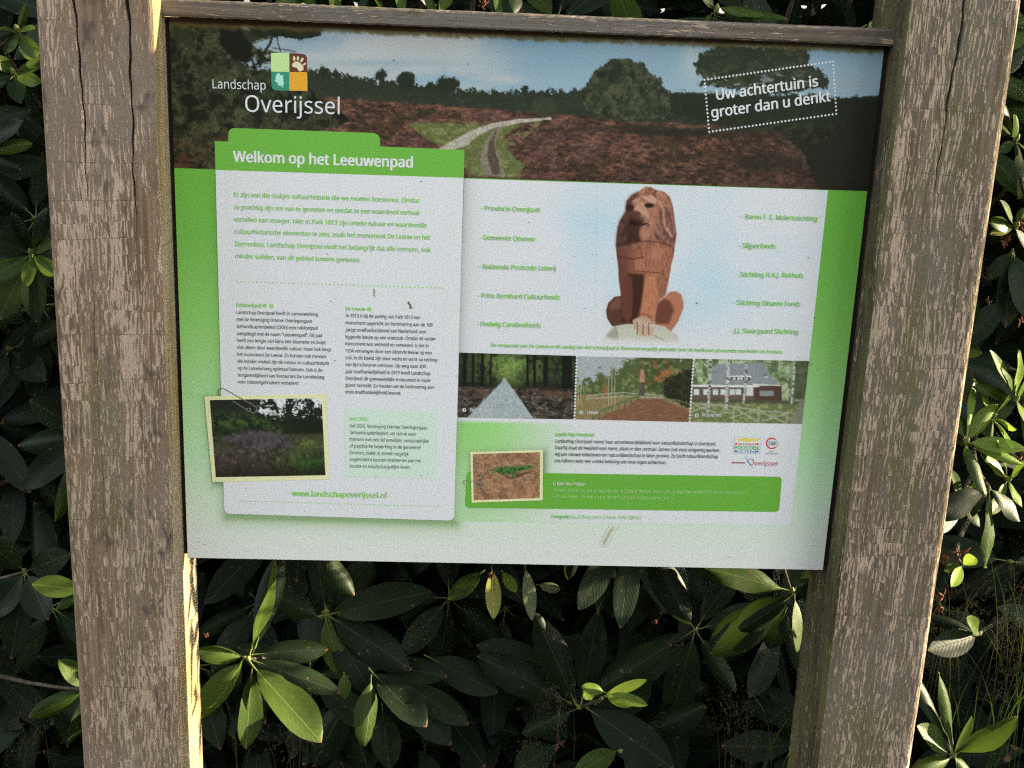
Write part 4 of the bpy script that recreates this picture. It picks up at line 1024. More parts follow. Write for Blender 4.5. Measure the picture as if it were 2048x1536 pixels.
# ------------------------------------------------------------------ rhododendron leaves
def leaf_material(name, c_dark, c_light, rough=.36, trans=.22, tcol=(.16, .26, .03), brown=True):
    m, nt, b = new_mat(name); k = NB(nt)
    uv = k.n('ShaderNodeUVMap'); uv.uv_map = 'leaf'
    sp = k.n('ShaderNodeSeparateXYZ'); k.l(uv.outputs[0], sp.inputs[0])
    u, v = sp.outputs['X'], sp.outputs['Y']
    oi = k.n('ShaderNodeObjectInfo')
    geo = k.n('ShaderNodeNewGeometry')
    tc = k.n('ShaderNodeTexCoord')
    av = k.math('ABSOLUTE', k.math('SUBTRACT', v, .5))
    rib = k.math('SUBTRACT', 1.0, k.step(av, .004, .02))
    # side veins sweep forward from the midrib
    ph = k.math('SUBTRACT', k.math('MULTIPLY', u, 78.0), k.math('MULTIPLY', av, 46.0))
    ve = k.math('SINE', ph)
    vein = k.step(ve, .72, 1.0)
    off = k.n('ShaderNodeVectorMath', operation='ADD'); k.l(tc.outputs['Object'], off.inputs[0])
    cb = k.n('ShaderNodeCombineXYZ'); k.l(k.math('MULTIPLY', oi.outputs['Random'], 30.0), cb.inputs[0]); k.l(cb.outputs[0], off.inputs[1])
    n1 = k.noise(off.outputs[0], 7, 4, .6)
    n2 = k.noise(off.outputs[0], 60, 3, .6)
    f = k.math('ADD', k.math('MULTIPLY', oi.outputs['Random'], .6), k.math('MULTIPLY', n1, .5))
    c = k.mix(k.step(f, .2, .9), c_dark, c_light)
    c = k.mix(k.math('MULTIPLY', vein, .07), c, tuple(min(1, x*1.7+.012) for x in c_light))
    c = k.mix(k.math('MULTIPLY', rib, .8), c, tuple(min(1, x*1.8+.02) for x in c_light))
    c = k.mix(k.math('MULTIPLY', k.step(n2, .66, .74), .3), c, (.10, .09, .03))
    if brown:
        tip = k.math('MULTIPLY', k.step(k.math('ADD', u, k.math('MULTIPLY', n2, .05)), .985, 1.02), k.math('GREATER_THAN', n1, .42))
        c = k.mix(k.math('MULTIPLY', tip, .9), c, (.20, .085, .03))
        hole = k.math('MULTIPLY', k.step(k.noise(off.outputs[0], 16, 2), .69, .71), .9)
        c = k.mix(hole, c, (.14, .08, .03))
    # paler matt underside
    c2 = k.mix(geo.outputs['Backfacing'], c, tuple(min(1, x*1.15+.004) for x in c_light))
    k.l(c2, b.inputs['Base Color'])
    k.l(k.math('ADD', k.math('MULTIPLY', n1, .16), rough-.06), b.inputs['Roughness'])
    b.inputs['Specular IOR Level'].default_value = .17 if rough < .42 else .14
    h = k.math('ADD', k.math('MULTIPLY', ve, .10), k.math('MULTIPLY', n2, .4))
    h = k.math('SUBTRACT', h, k.math('MULTIPLY', rib, .9))
    k.bump(h, b, .35, .0012)
    tr = k.n('ShaderNodeBsdfTranslucent'); tr.inputs['Color'].default_value = (*tcol, 1)
    mx = k.n('ShaderNodeMixShader'); mx.inputs[0].default_value = trans
    k.l(b.outputs[0], mx.inputs[1]); k.l(tr.outputs[0], mx.inputs[2])
    k.l(mx.outputs[0], nt.nodes['Material Output'].inputs['Surface'])
    return m
M_LEAF = leaf_material('leaf_dark', (.0065, .013, .0065), (.013, .025, .009), .45, .06)  # darkened copy: hedge shade is put into the leaf colour
M_DEEP = leaf_material('leaf_deep', (.006, .012, .006), (.012, .022, .009), .6, .04)  # near-black matt copy, carrying the shade of the hedge's inside
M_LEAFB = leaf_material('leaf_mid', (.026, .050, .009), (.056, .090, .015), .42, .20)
M_YOUNG_SUNLIT = leaf_material('leaf_young_sunlit', (.11, .17, .022), (.16, .24, .04), .4, .3, (.3, .42, .05))  # young shoots; also lends leaves at the right a sunlit yellow-green
M_YELLOW = leaf_material('leaf_yellowed', (.22, .24, .05), (.34, .33, .09), .5, .2, (.4, .35, .06))
M_GREYLEAF = leaf_material('leaf_grey', (.10, .12, .06), (.15, .17, .10), .55, .15)
m, nt, b = new_mat('petiole'); b.inputs['Base Color'].default_value = (.17, .21, .05, 1); b.inputs['Roughness'].default_value = .5
M_PET = m
def bark_mat(name, c0, c1):
    m, nt, b = new_mat(name); k = NB(nt); tc = k.n('ShaderNodeTexCoord')
    n = k.noise(k.map(tc.outputs['Object'], (60, 60, 25)), 1, 5, .65)
    k.l(k.mix(k.step(n, .35, .65), c0, c1), b.inputs['Base Color']); b.inputs['Roughness'].default_value = .9
    k.bump(n, b, .7, .003); return m
M_TWIG = bark_mat('twig_bark', (.045, .035, .022), (.12, .10, .06))
M_BARK = bark_mat('tree_bark', (.07, .06, .045), (.16, .14, .11))
M_BUD = flat('bud_scale', (.20, .24, .07), .45)
M_RUST = bark_mat('withered', (.07, .022, .012), (.17, .05, .025))

PROF = [(0, .04), (.07, .30), (.16, .58), (.28, .82), (.42, .97), (.56, 1.0), (.70, .90), (.82, .70), (.91, .44), (.965, .22), (1.0, .015)]
def leaf_mesh(width, fold, droop, curl, wavy, seed, mat, low=False):
    r = random.Random(seed)
    prof = PROF if not low else PROF[::2]
    vs = (-1, -.55, 0, .55, 1) if not low else (-1, 0, 1)
    V_, F_, UV = [], [], []
    L0 = .13      # petiole share
    for (u, w) in prof:
        hw = w*width*.5
        for v in vs:
            x = u
            y = v*hw*(1-.12*curl*abs(v))
            z = abs(v)*hw*fold - curl*hw*(v*v)*.9 - droop*u*u + math.sin(u*9+seed+v*2)*wavy*abs(v)
            V_.append((x*math.cos(droop*.5), y, z)); UV.append((u, v*.5*w+.5))
    n = len(vs)
    for j in range(len(prof)-1):
        for i in range(n-1):
            a = j*n+i; F_.append((a, a+n, a+n+1, a+1))
    nf = len(F_)
    # petiole, running back from the blade and up the midrib a little
    base = len(V_)
    ring = 4
    for (x, rr, z) in ((-L0, .011, .012), (-.05, .010, -.002), (.10, .006, -.006), ):
        for q in range(ring):
            a = q*math.pi*2/ring; V_.append((x, rr*math.cos(a), z+rr*math.sin(a))); UV.append((.02, .5))
    for j in range(2):
        for q in range(ring):
            a = base+j*ring+q; b_ = base+j*ring+(q+1) % ring; F_.append((a, b_, b_+ring, a+ring))
    me = mesh_from('leaf', V_, F_, True)
    ul = me.uv_layers.new(name='leaf')
    for lp in me.loops: ul.data[lp.index].uv = UV[lp.vertex_index]
    me.materials.append(mat); me.materials.append(M_PET)
    me.polygons.foreach_set('material_index', [0]*nf+[1]*(len(F_)-nf))
    return me
LEAVES = {}
def leaf_variant(matname, w):
    mat = {'d': M_LEAF, 'm': M_LEAFB, 'y': M_YOUNG_SUNLIT, 'w': M_YELLOW, 'g': M_GREYLEAF}[matname]
    wq = round(w*20)/20
    key = (matname, wq, rnd.randrange(6))
    if key not in LEAVES:
        i = key[2]
        LEAVES[key] = leaf_mesh(wq, (.28, .12, .34, .06, .42, .18)[i], (.10, .18, .04, .26, .02, .14)[i], (.25, .6, .1, .8, .15, .4)[i], (.008, .018, .005, .012, .022, .028)[i], i*7+3, mat)
    return LEAVES[key]
def frame(base, tip, nrm):
    x = (Vector(tip)-Vector(base)); L_ = x.length; x = x/L_
    n_ = Vector(nrm); z = n_-x*n_.dot(x)
    if z.length < 1e-4: z = Vector((0, 0, 1))-x*x.z
    z.normalize(); y = z.cross(x)
    M_ = Matrix((x, y, z)).transposed()
    return M_, L_
def put_leaf(parent, base, tip, nrm, width_ratio, kind='d'):
    """blade from base to tip"""
    M_, L_ = frame(base, tip, nrm)
    o = bpy.data.objects.new('leaf', leaf_variant(kind, width_ratio))
    COL.objects.link(o)
    mw = Matrix.Translation(Vector(base)) @ M_.to_4x4() @ Matrix.Diagonal((L_, L_, L_, 1))
    o.parent = parent
    o.matrix_parent_inverse = Matrix.Identity(4)
    o.matrix_basis = Matrix.Translation(-PARENT_LOC[parent.name]) @ mw
    return o
PARENT_LOC = {}
def tube_mesh(name, paths, ring=6):
    V_, F_ = [], []
    for P_ in paths:
        base = len(V_)
        for i, (p_, rr) in enumerate(P_):
            a = Vector(P_[max(0, i-1)][0]); b_ = Vector(P_[min(len(P_)-1, i+1)][0]); t = (b_-a).normalized()
            s_ = t.orthogonal().normalized(); q_ = t.cross(s_)
            for j in range(ring):
                an = j*2*math.pi/ring; V_.append(tuple(Vector(p_)+s_*rr*math.cos(an)+q_*rr*math.sin(an)))
        for i in range(len(P_)-1):
            for j in range(ring):
                a = base+i*ring+j; b_ = base+i*ring+(j+1) % ring; F_.append((a, b_, b_+ring, a+ring))
        F_.append(tuple(base+j for j in range(ring))[::-1]); F_.append(tuple(base+(len(P_)-1)*ring+j for j in range(ring)))
    return mesh_from(name, V_, F_, True)
def new_bush(label, loc):
    o = thing('rhododendron_bush', label, 'rhododendron', loc, 'rhododendrons around the sign')
    o['loc'] = list(loc); return o
def twig(bush, center, root, r0=.006, bud=True, axis=(0, -1, .3)):
    """branch part that carries leaves as sub-parts; origin at its tip"""
    c = Vector(center); rt = Vector(root)
    mid = (c+rt)*.5+Vector((rnd.uniform(-.03, .03), rnd.uniform(0, .03), rnd.uniform(-.05, -.01)))
    pts = []
    for i in range(7):
        t = i/6; q = c*(1-t)**2+mid*2*t*(1-t)+rt*t*t; pts.append((q-c, .0022+(r0-.0022)*t))
    me = tube_mesh('branch', [pts])
    o = bpy.data.objects.new('branch', me); me.materials.append(M_TWIG); COL.objects.link(o)
    o.parent = bush; o.matrix_parent_inverse = Matrix.Identity(4)
    o.location = c-Vector(bush['loc'])
    PARENT_LOC[o.name] = c
    if bud:
        bm = bmesh.new(); bmesh.ops.create_uvsphere(bm, u_segments=8, v_segments=6, radius=1)
        for v in bm.verts:
            t = v.co.z; s_ = (1-.55*max(0, t)**1.5); v.co.x *= s_*.0042; v.co.y *= s_*.0042; v.co.z *= .0085
        for f in bm.faces: f.smooth = True
        mb = bpy.data.meshes.new('bud'); bm.to_mesh(mb); bm.free(); mb.materials.append(M_BUD)
        b_ = bpy.data.objects.new('bud', mb); COL.objects.link(b_); b_.parent = o
        b_.rotation_mode = 'QUATERNION'; b_.rotation_quaternion = Vector(axis).to_track_quat('Z', 'Y')
        b_.location = Vector(axis).normalized()*.006
    return o
PX_M = 1.62/2500
def hero(br, bpx, tpx, w, yb, yt, kind='d', up=.45, right=0.0, face=1.0):
    """leaf measured from blade base (px) to tip (px); w = width in px; yb/yt depth of each end"""
    B = at(*bpx, yb); Tt = at(*tpx, yt)
    L_ = np.linalg.norm(Tt-B)
    wm = w*(1.52+(yb+yt)/2)/2500*1.02
    return put_leaf(br, B, Tt, (right, -face, up), min(.62, max(.18, wm/L_)), kind)

LIT = []           # sun-lit spots: (point, radius)
def lit(px, py, y, r_): LIT.append((np.array(at(px, py, y)), r_))

# ---- bush behind the sign
SIGN_B = new_bush('big dark rhododendron filling the space below and above the printed panel', (.42, .9, 0))
root0 = (.42, .9, .25)
# whorl with the brightly lit leaves beside the left post
cA = at(498, 1318, .20)
bA = twig(SIGN_B, cA, (.25, .75, .35), axis=(0, -.8, .6))
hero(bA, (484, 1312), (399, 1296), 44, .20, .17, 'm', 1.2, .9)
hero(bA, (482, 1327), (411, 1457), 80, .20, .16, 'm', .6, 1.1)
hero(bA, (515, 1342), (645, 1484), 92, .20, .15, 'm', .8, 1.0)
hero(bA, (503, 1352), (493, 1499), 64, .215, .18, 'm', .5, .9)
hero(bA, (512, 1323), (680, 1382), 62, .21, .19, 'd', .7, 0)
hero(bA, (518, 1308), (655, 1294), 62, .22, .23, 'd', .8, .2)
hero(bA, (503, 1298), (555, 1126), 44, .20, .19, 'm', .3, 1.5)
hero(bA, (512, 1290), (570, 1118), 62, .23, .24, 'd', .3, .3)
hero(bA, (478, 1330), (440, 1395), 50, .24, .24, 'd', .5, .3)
for q in ((440, 1300, .17, .035), (440, 1400, .16, .05), (405, 1290, .17, .03), (590, 1410, .14, .05), (560, 1370, .17, .03), (620, 1450, .12, .035), (492, 1455, .18, .03), (548, 1180, .2, .02), (530, 1230, .2, .02), (742, 1440, .17, .022), (828, 1430, .16, .010), (700, 1365, .18, .012), (498, 1325, .2, .02)):
    lit(*q)
cB = at(653, 1225, .32)
bB = twig(SIGN_B, cB, (.38, .85, .4), axis=(.1, -.7, .7))
hero(bB, (634, 1232), (556, 1192), 64, 0.320, 0.310, 'd', .6, -.1)
hero(bB, (650, 1210), (630, 1104), 50, 0.320, 0.330, 'd', .4, .1)
hero(bB, (664, 1227), (862, 1182), 80, 0.320, 0.310, 'd', .7, 0)
hero(bB, (664, 1236), (826, 1337), 78, 0.320, 0.280, 'd', .7, .1)
hero(bB, (652, 1241), (684, 1353), 58, 0.320, 0.280, 'm', .7, .1)
hero(bB, (660, 1243), (747, 1392), 76, 0.325, 0.270, 'd', .6, .1)
hero(bB, (657, 1212), (745, 1120), 58, 0.340, 0.370, 'd', .5, .1)
hero(bB, (628, 1085), (721, 1178), 62, .20, .17, 'd', .8, .8)
cB2 = at(742, 1335, .33)
bB2 = twig(SIGN_B, cB2, (.42, .9, .4), bud=False)
hero(bB2, (742, 1365), (742, 1493), 66, .24, .19, 'm', .5, .9)
hero(bB2, (750, 1350), (854, 1453), 82, .26, .20, 'd', .7, .8)
hero(bB2, (760, 1330), (890, 1350), 60, 0.340, 0.300, 'd', .8, 0)
hero(bB2, (805, 1365), (938, 1449), 62, 0.350, 0.310, 'd', .7, 0)
hero(bB2, (800, 1380), (903, 1489), 70, 0.370, 0.320, 'd', .7, 0)
hero(bB2, (865, 1318), (994, 1384), 72, 0.380, 0.340, 'd', .7, 0)
hero(bB2, (688, 1350), (690, 1398), 34, .27, .25, 'm', .6, .3)
hero(bB2, (690, 1410), (620, 1540), 92, 0.380, 0.350, 'd', .6, 0)
hero(bB2, (700, 1420), (740, 1560), 80, 0.400, 0.370, 'd', .6, 0)
hero(bB2, (765, 1420), (780, 1540), 70, 0.400, 0.370, 'd', .5, 0)
# whorl in the lower middle
cC = at(1157, 1417, .30)
bC = twig(SIGN_B, cC, (.62, .9, .35), axis=(0, -.6, .8))
hero(bC, (1147, 1398), (1081, 1246), 76, .30, .30, 'd', .5, 0)
hero(bC, (1165, 1392), (1197, 1224), 72, .32, .34, 'd', .4, 0)
hero(bC, (1185, 1385), (1338, 1290), 82, .32, .31, 'd', .7, 0)
hero(bC, (1210, 1395), (1368, 1286), 60, .38, .40, 'd', .7, 0)
hero(bC, (1230, 1440), (1298, 1340), 70, .36, .36, 'd', .6, 0)
hero(bC, (1143, 1422), (1048, 1460), 50, .30, .27, 'd', .9, -.1)
hero(bC, (1182, 1422), (1350, 1536), 96, .30, .24, 'd', .75, 0)
hero(bC, (1125, 1398), (963, 1314), 82, .33, .32, 'd', .6, 0)
hero(bC, (1100, 1330), (955, 1290), 70, .36, .36, 'd', .6, 0)
hero(bC, (1285, 1470), (1398, 1413), 76, .33, .30, 'd', .9, 0)
hero(bC, (1110, 1490), (1036, 1536), 96, .30, .24, 'd', .9, 0)
hero(bC, (1185, 1400), (1168, 1372), 30, .28, .27, 'y', .7, 0)
cC2 = at(1204, 1397, .27)
bC2 = twig(SIGN_B, cC2, tuple(cC), .0035, bud=False)
hero(bC2, (1212, 1390), (1292, 1360), 24, .27, .26, 'y', .7, 0)
hero(bC2, (1208, 1384), (1167, 1372), 28, .27, .26, 'y', .8, 0)
hero(bC2, (1214, 1394), (1264, 1412), 24, .27, .25, 'y', .7, 0)
hero(bC2, (1222, 1388), (1296, 1410), 26, .26, .25, 'y', .8, 0)
cC3 = at(1240, 1500, .26)
bC3 = twig(SIGN_B, cC3, (.66, .8, .3))
hero(bC3, (1232, 1502), (1148, 1548), 52, .26, .22, 'm', .8, 0)
hero(bC3, (1250, 1505), (1300, 1580), 50, .26, .22, 'd', .8, 0)
hero(bC3, (1258, 1495), (1290, 1450), 40, .28, .3, 'd', .6, 0)
# leaves hanging from behind the lower edge of the panel
cD = at(1255, 1075, .16)
bD = twig(SIGN_B, cD, (.7, .8, 1.0), bud=False)
hero(bD, (1225, 1100), (1162, 1218), 62, .16, .10, 'd', .5, .2)
hero(bD, (1240, 1095), (1200, 1222), 70, .17, .12, 'd', .55, .1)
hero(bD, (1262, 1095), (1246, 1256), 64, .16, .10, 'd', .5, .2)
hero(bD, (1295, 1095), (1386, 1249), 80, .17, .12, 'd', .5, 0)
hero(bD, (1150, 1100), (1136, 1162), 30, .18, .17, 'd', .5, 0)
cE = at(1583, 1185, .17)
bE = twig(SIGN_B, cE, (.85, .8, .9), axis=(-.1, -.5, .8))
hero(bE, (1566, 1178), (1408, 1128), 66, .17, .14, 'm', .8, 0)
hero(bE, (1577, 1196), (1487, 1262), 70, .17, .14, 'd', .8, .6)
hero(bE, (1550, 1215), (1418, 1314), 96, 0.310, 0.300, 'd', .6, 0)
hero(bE, (1590, 1200), (1603, 1305), 40, .17, .14, 'm', .4, .9)
hero(bE, (1592, 1175), (1618, 1120), 34, 0.290, 0.300, 'd', .4, 0)
hero(bE, (1570, 1225), (1540, 1305), 60, 0.340, 0.340, 'd', .5, 0)
for q in ((1598, 1262, .14, .008), (1180, 1185, .12, .012), (1270, 1188, .12, .01)): lit(*q)
cF = at(1000, 1110, .14)
bF = twig(SIGN_B, cF, (.5, .8, 1.0), bud=False)
hero(bF, (984, 1142), (988, 1238), 36, .13, .10, 'w', .3, .2)
hero(bF, (1006, 1146), (1033, 1184), 26, .14, .12, 'y', .6, 0)
hero(bF, (1051, 1138), (1069, 1242), 33, .14, .12, 'g', .4, .5)
hero(bF, (1078, 1170), (1120, 1176), 26, .15, .14, 'g', .7, .2)
hero(bF, (962, 1146), (898, 1198), 42, .17, .14, 'm', .8, .1)
hero(bF, (1068, 1225), (1090, 1262), 26, .18, .17, 'd', .4, .1)
for q in ((988, 1190, .12, .012), (1060, 1190, .13, .012), (1108, 1176, .14, .008), (915, 1170, .15, .01)): lit(*q)
# above the rail
cG = at(1040, -22, .24)
bG = twig(SIGN_B, cG, (.5, .8, 1.3), bud=False)
for (b0, t0, w_, kd, rt) in (((600, -35), (655, 10), 34, 'm', .6), ((650, -35), (700, 13), 26, 'm', .6), ((690, -32), (668, 8), 24, 'y', .6), ((730, -30), (761, 15), 30, 'm', .9), ((800, -42), (822, 20), 46, 'm', .8),
                            ((850, -20), (885, 18), 26, 'm', .3), ((905, -28), (880, 20), 28, 'm', .4), ((995, -50), (1016, 26), 42, 'm', .8), ((1035, -40), (1037, 20), 34, 'd', .4), ((640, -30), (560, 2), 36, 'm', .4), ((760, -40), (735, 6), 30, 'd', .3)):
    hero(bG, b0, t0, w_, .20, .15, kd, .5, rt*2)
for q in ((650, 2, .16, .02), (695, 4, .16, .02), (755, 6, .16, .02), (820, 5, .16, .02), (1012, 8, .16, .02), (885, 12, .16, .01), (620, -5, .16, .03), (350, -4, .05, .02)): lit(*q)
cH = at(1432, 25, .26)
bH = twig(SIGN_B, cH, (.75, .8, 1.3), axis=(0, -.5, .8))
hero(bH, (1440, 15), (1524, 18), 26, .26, .22, 'm', .8, 0)
hero(bH, (1440, 28), (1575, 28), 18, .26, .22, 'm', .9, 0)
hero(bH, (1428, 18), (1398, -22), 22, .26, .24, 'm', .6, 0)
hero(bH, (1422, 30), (1412, 42), 10, .26, .25, 'm', .7, 0)
hero(bH, (1445, 35), (1520, 50), 20, .27, .25, 'd', .7, 0)
hero(bH, (1430, 45), (1330, 50), 34, .30, .3, 'd', .7, 0)
for q in ((1122, 25, .1), ): pass
hero(bH, (1052, 30), (1120, 30), 18, .25, .22, 'm', .9, 0)

# ---- bush left of the left post
LEFT_B = new_bush('shaded rhododendron at the left edge with two sunlit leaf tips beside the left post', (-.75, .6, 0))
def radial(bush, c, depth, leaves, root, kind='d', axis=(0, -.7, .6), bud=True, up=.6, right=0):
    C_ = at(c[0], c[1], depth); br = twig(bush, C_, root, axis=axis, bud=bud)
    for lf in leaves:
        tx, ty, w_ = lf[:3]; kd = lf[3] if len(lf) > 3 else kind
        f0 = .1; bx, by = c[0]+(tx-c[0])*f0, c[1]+(ty-c[1])*f0
        dt = lf[4] if len(lf) > 4 else rnd.uniform(-.06, .0)
        hero(br, (bx, by), (tx, ty), w_, depth, depth+dt, kd, up+rnd.uniform(-.15, .15), right+rnd.uniform(-.15, .15))
    return br
radial(LEFT_B, (36, 62), .35, [(40, 10, 22, 'm'), (68, 55, 18, 'm'), (0, 50, 20, 'm'), (60, 100, 40, 'm'), (10, 95, 22), (-30, 70, 24)], (-.8, .7, 1.2))
radial(LEFT_B, (28, 148), .30, [(76, 106, 32, 'm'), (74, 128, 26, 'm'), (72, 158, 30, 'm'), (-10, 112, 40, 'm'), (-30, 168, 34, 'd'), (40, 205, 34)], (-.8, .7, 1.2))
radial(LEFT_B, (-40, 300), .30, [(37, 278, 34, 'm'), (45, 240, 38), (30, 330, 40)], (-.8, .7, 1.0))
radial(LEFT_B, (64, 508), .22, [(-30, 470, 60), (-20, 555, 46, 'm'), (50, 560, 30, 'm'), (96, 538, 34, 'm'), (86, 420, 34), (72, 645, 50), (30, 440, 30), (-10, 640, 60), (110, 480, 24)], (-.8, .7, .9))
radial(LEFT_B, (52, 1143), .30, [(-30, 1085, 80), (-20, 1235, 100), (95, 1240, 70), (130, 1110, 60), (20, 1320, 60)], (-.7, .7, .5))
brL = radial(LEFT_B, (170, 1180), .16, [(64, 1168, 46, 'm', -.02), (110, 1216, 24, 'm', -.02)], (-.6, .6, .6), bud=False)
brL = radial(LEFT_B, (175, 1380), .16, [(57, 1440, 46, 'm', -.03), (118, 1318, 44, 'm', 0), (140, 1490, 40, 'd')], (-.6, .6, .4), bud=False, up=.7, right=1.2)
radial(LEFT_B, (180, 870), .35, [(20, 885, 60), (90, 1050, 50, 'm'), (60, 800, 60), (40, 980, 60)], (-.7, .7, .6), bud=False)
radial(LEFT_B, (20, 700), .4, [(110, 640, 50), (90, 760, 60), (-40, 780, 60)], (-.7, .7, .6))
for q in ((82, 1425, .14, .02), (70, 1432, .14, .016), (130, 1405, .15, .02), (82, 545, .2, .012), (110, 1180, .14, .02), (125, 1330, .16, .02), (60, 95, .3, .02)): lit(*q)

# ---- bush right of the right post
RIGHT_B = new_bush('sunlit rhododendron with pale shining leaves right of the right post', (1.5, .5, 0))
cR = (1930, 884)
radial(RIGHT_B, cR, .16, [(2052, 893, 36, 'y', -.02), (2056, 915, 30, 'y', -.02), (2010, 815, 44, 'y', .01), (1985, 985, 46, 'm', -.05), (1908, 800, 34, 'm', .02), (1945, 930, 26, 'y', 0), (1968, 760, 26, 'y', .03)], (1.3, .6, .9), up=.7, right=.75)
radial(RIGHT_B, (1978, 975), .15, [(1990, 1138, 50, 'm', -.03), (2050, 1040, 44, 'd'), (1960, 1040, 40, 'd'), (1880, 1035, 60, 'd')], (1.3, .6, .9), bud=False, up=.5, right=.8)
radial(RIGHT_B, (2030, 800), .20, [(1985, 700, 32, 'm'), (2005, 735, 26, 'm'), (2060, 745, 30, 'm'), (2070, 860, 50, 'y'), (1960, 770, 30, 'm'), (2040, 700, 30, 'y')], (1.4, .6, .9), up=.6, right=.8)
radial(RIGHT_B, (2030, 455), .20, [(1990, 440, 34, 'm'), (2005, 400, 26, 'm'), (1980, 468, 20, 'w'), (2060, 420, 30, 'm'), (2055, 500, 30, 'd')], (1.4, .6, 1.1), up=.6, right=.7)
radial(RIGHT_B, (2025, 500), .22, [(2012, 655, 60, 'd', -.03), (2060, 640, 60, 'd'), (1975, 560, 30, 'd')], (1.4, .6, 1.0), bud=False)
radial(RIGHT_B, (2030, 280), .22, [(1985, 220, 26, 'm'), (2055, 232, 34, 'm'), (1998, 305, 30, 'm'), (2070, 320, 30, 'm'), (2015, 180, 34, 'd'), (2060, 360, 40)], (1.4, .6, 1.2), up=.6, right=.7)
radial(RIGHT_B, (2060, 60), .24, [(1990, 95, 60, 'm'), (2020, 20, 44, 'm'), (2020, 140, 40, 'd')], (1.4, .6, 1.3))
radial(RIGHT_B, (1905, 1512), .16, [(2037, 1436, 68, 'm', -.02), (1906, 1352, 44, 'm', 0), (1946, 1434, 38, 'm', 0), (1838, 1452, 56, 'm', -.02), (1828, 1305, 44, 'd', .03), (1895, 1466, 50, 'd', 0), (1850, 1560, 60, 'm'), (1960, 1560, 50, 'm')], (1.3, .6, .3), up=.7, right=.8)
radial(RIGHT_B, (1960, 1270), .26, [(1860, 1300, 60, 'd'), (1935, 1236, 40, 'm'), (1870, 1230, 34, 'd')], (1.4, .6, .5), bud=False)
radial(RIGHT_B, (1925, 1130), .17, [(1945, 1120, 30, 'y'), (1905, 1172, 26, 'y'), (1890, 1140, 30, 'm')], (1.3, .6, .7), bud=False)
radial(RIGHT_B, (1900, 690), .3, [(1950, 590, 50), (1960, 700, 60), (1890, 760, 50), (1940, 810, 60)], (1.4, .6, .8), bud=False)
radial(RIGHT_B, (1985, 835), .19, [(1950, 760, 26, 'y'), (2035, 770, 34, 'm'), (2040, 850, 30, 'y'), (1935, 860, 26, 'm'), (1990, 920, 34, 'm'), (2030, 905, 30, 'y')], (1.3, .6, .9), up=.6, right=.75)
radial(RIGHT_B, (2015, 960), .20, [(1975, 905, 30, 'y'), (2065, 930, 34, 'm'), (2050, 1010, 34, 'y'), (1980, 1030, 36, 'm'), (2000, 880, 26, 'm')], (1.3, .6, .9), up=.6, right=.75)
radial(RIGHT_B, (1925, 1000), .21, [(1900, 940, 30, 'm'), (1960, 955, 28, 'y'), (1965, 1050, 36, 'm'), (1890, 1065, 30, 'd')], (1.3, .6, .8), up=.6, right=.7)
for q in ((1990, 790, .18, .05), (2010, 940, .19, .05), (2040, 990, .19, .04), (1950, 960, .2, .03), (2000, 893, .14, .05), (1965, 845, .15, .05), (1960, 940, .13, .04), (1985, 1060, .12, .03), (1992, 1115, .12, .02), (1990, 730, .19, .03), (2030, 800, .2, .06), (2040, 720, .19, .04), (2000, 460, .18, .02), (1990, 220, .2, .02), (2030, 240, .2, .02), (2000, 1450, .14, .03), (1950, 1460, .14, .02), (1900, 1400, .15, .02), (1870, 1450, .14, .02), (1930, 1120, .15, .02), (1970, 1130, .3, .05), (1900, 1240, .3, .04), (2010, 1180, .3, .05), (1930, 1540, .14, .03), (1880, 785, .2, .03), (1990, 440, .18, .02)): lit(*q)
# posts: the strips the sun reaches
for q in ((.05, .80), (.03, .79)): LIT.append((np.array([XL1, q[0], q[1]]), .004))
for z in np.arange(.35, .76, .03): LIT.append((np.array([XL1, .045, z]), .035))
for z in np.arange(1.46, 1.64, .02): LIT.append((np.array([XL1, -.03, z]), .02))
for z in np.arange(.5, 1.62, .035): LIT.append((np.array([XR1, -.01, z]), .035))
# withered flower heads (rust red)
def withered(bush, px, py, y, s_):
    C_ = at(px, py, y); paths = []
    for i in range(9):
        d_ = Vector((rnd.uniform(-1, 1), rnd.uniform(-1, .2), rnd.uniform(-1, 1))).normalized()*s_*rnd.uniform(.5, 1)
        paths.append([(Vector((0, 0, 0)), .0012), (d_*.6+Vector((0, 0, -.002)), .0014), (d_, .0004)])
    me = tube_mesh('withered_flower', paths, 5); me.materials.append(M_RUST)
    o = bpy.data.objects.new('withered_flower', me); COL.objects.link(o); o.parent = bush; o.location = Vector(C_)-Vector(bush['loc'])
for (px, py, y, s_) in ((2040, 440, .2, .018), (2010, 480, .2, .016), (1920, 1105, .16, .02), (1888, 1118, .16, .014), (1885, 1190, .17, .016), (1885, 1215, .17, .012), (2040, 640, .24, .014), (2045, 910, .17, .016), (1975, 600, .25, .012)): withered(RIGHT_B, px, py, y, s_)
for (px, py, y, s_) in ((982, 1150, .12, .010), (1118, 1485, .27, .018), (1310, 1240, .2, .007), (412, 1268, .17, .006), (962, 8, .2, .012)): withered(SIGN_B, px, py, y, s_)

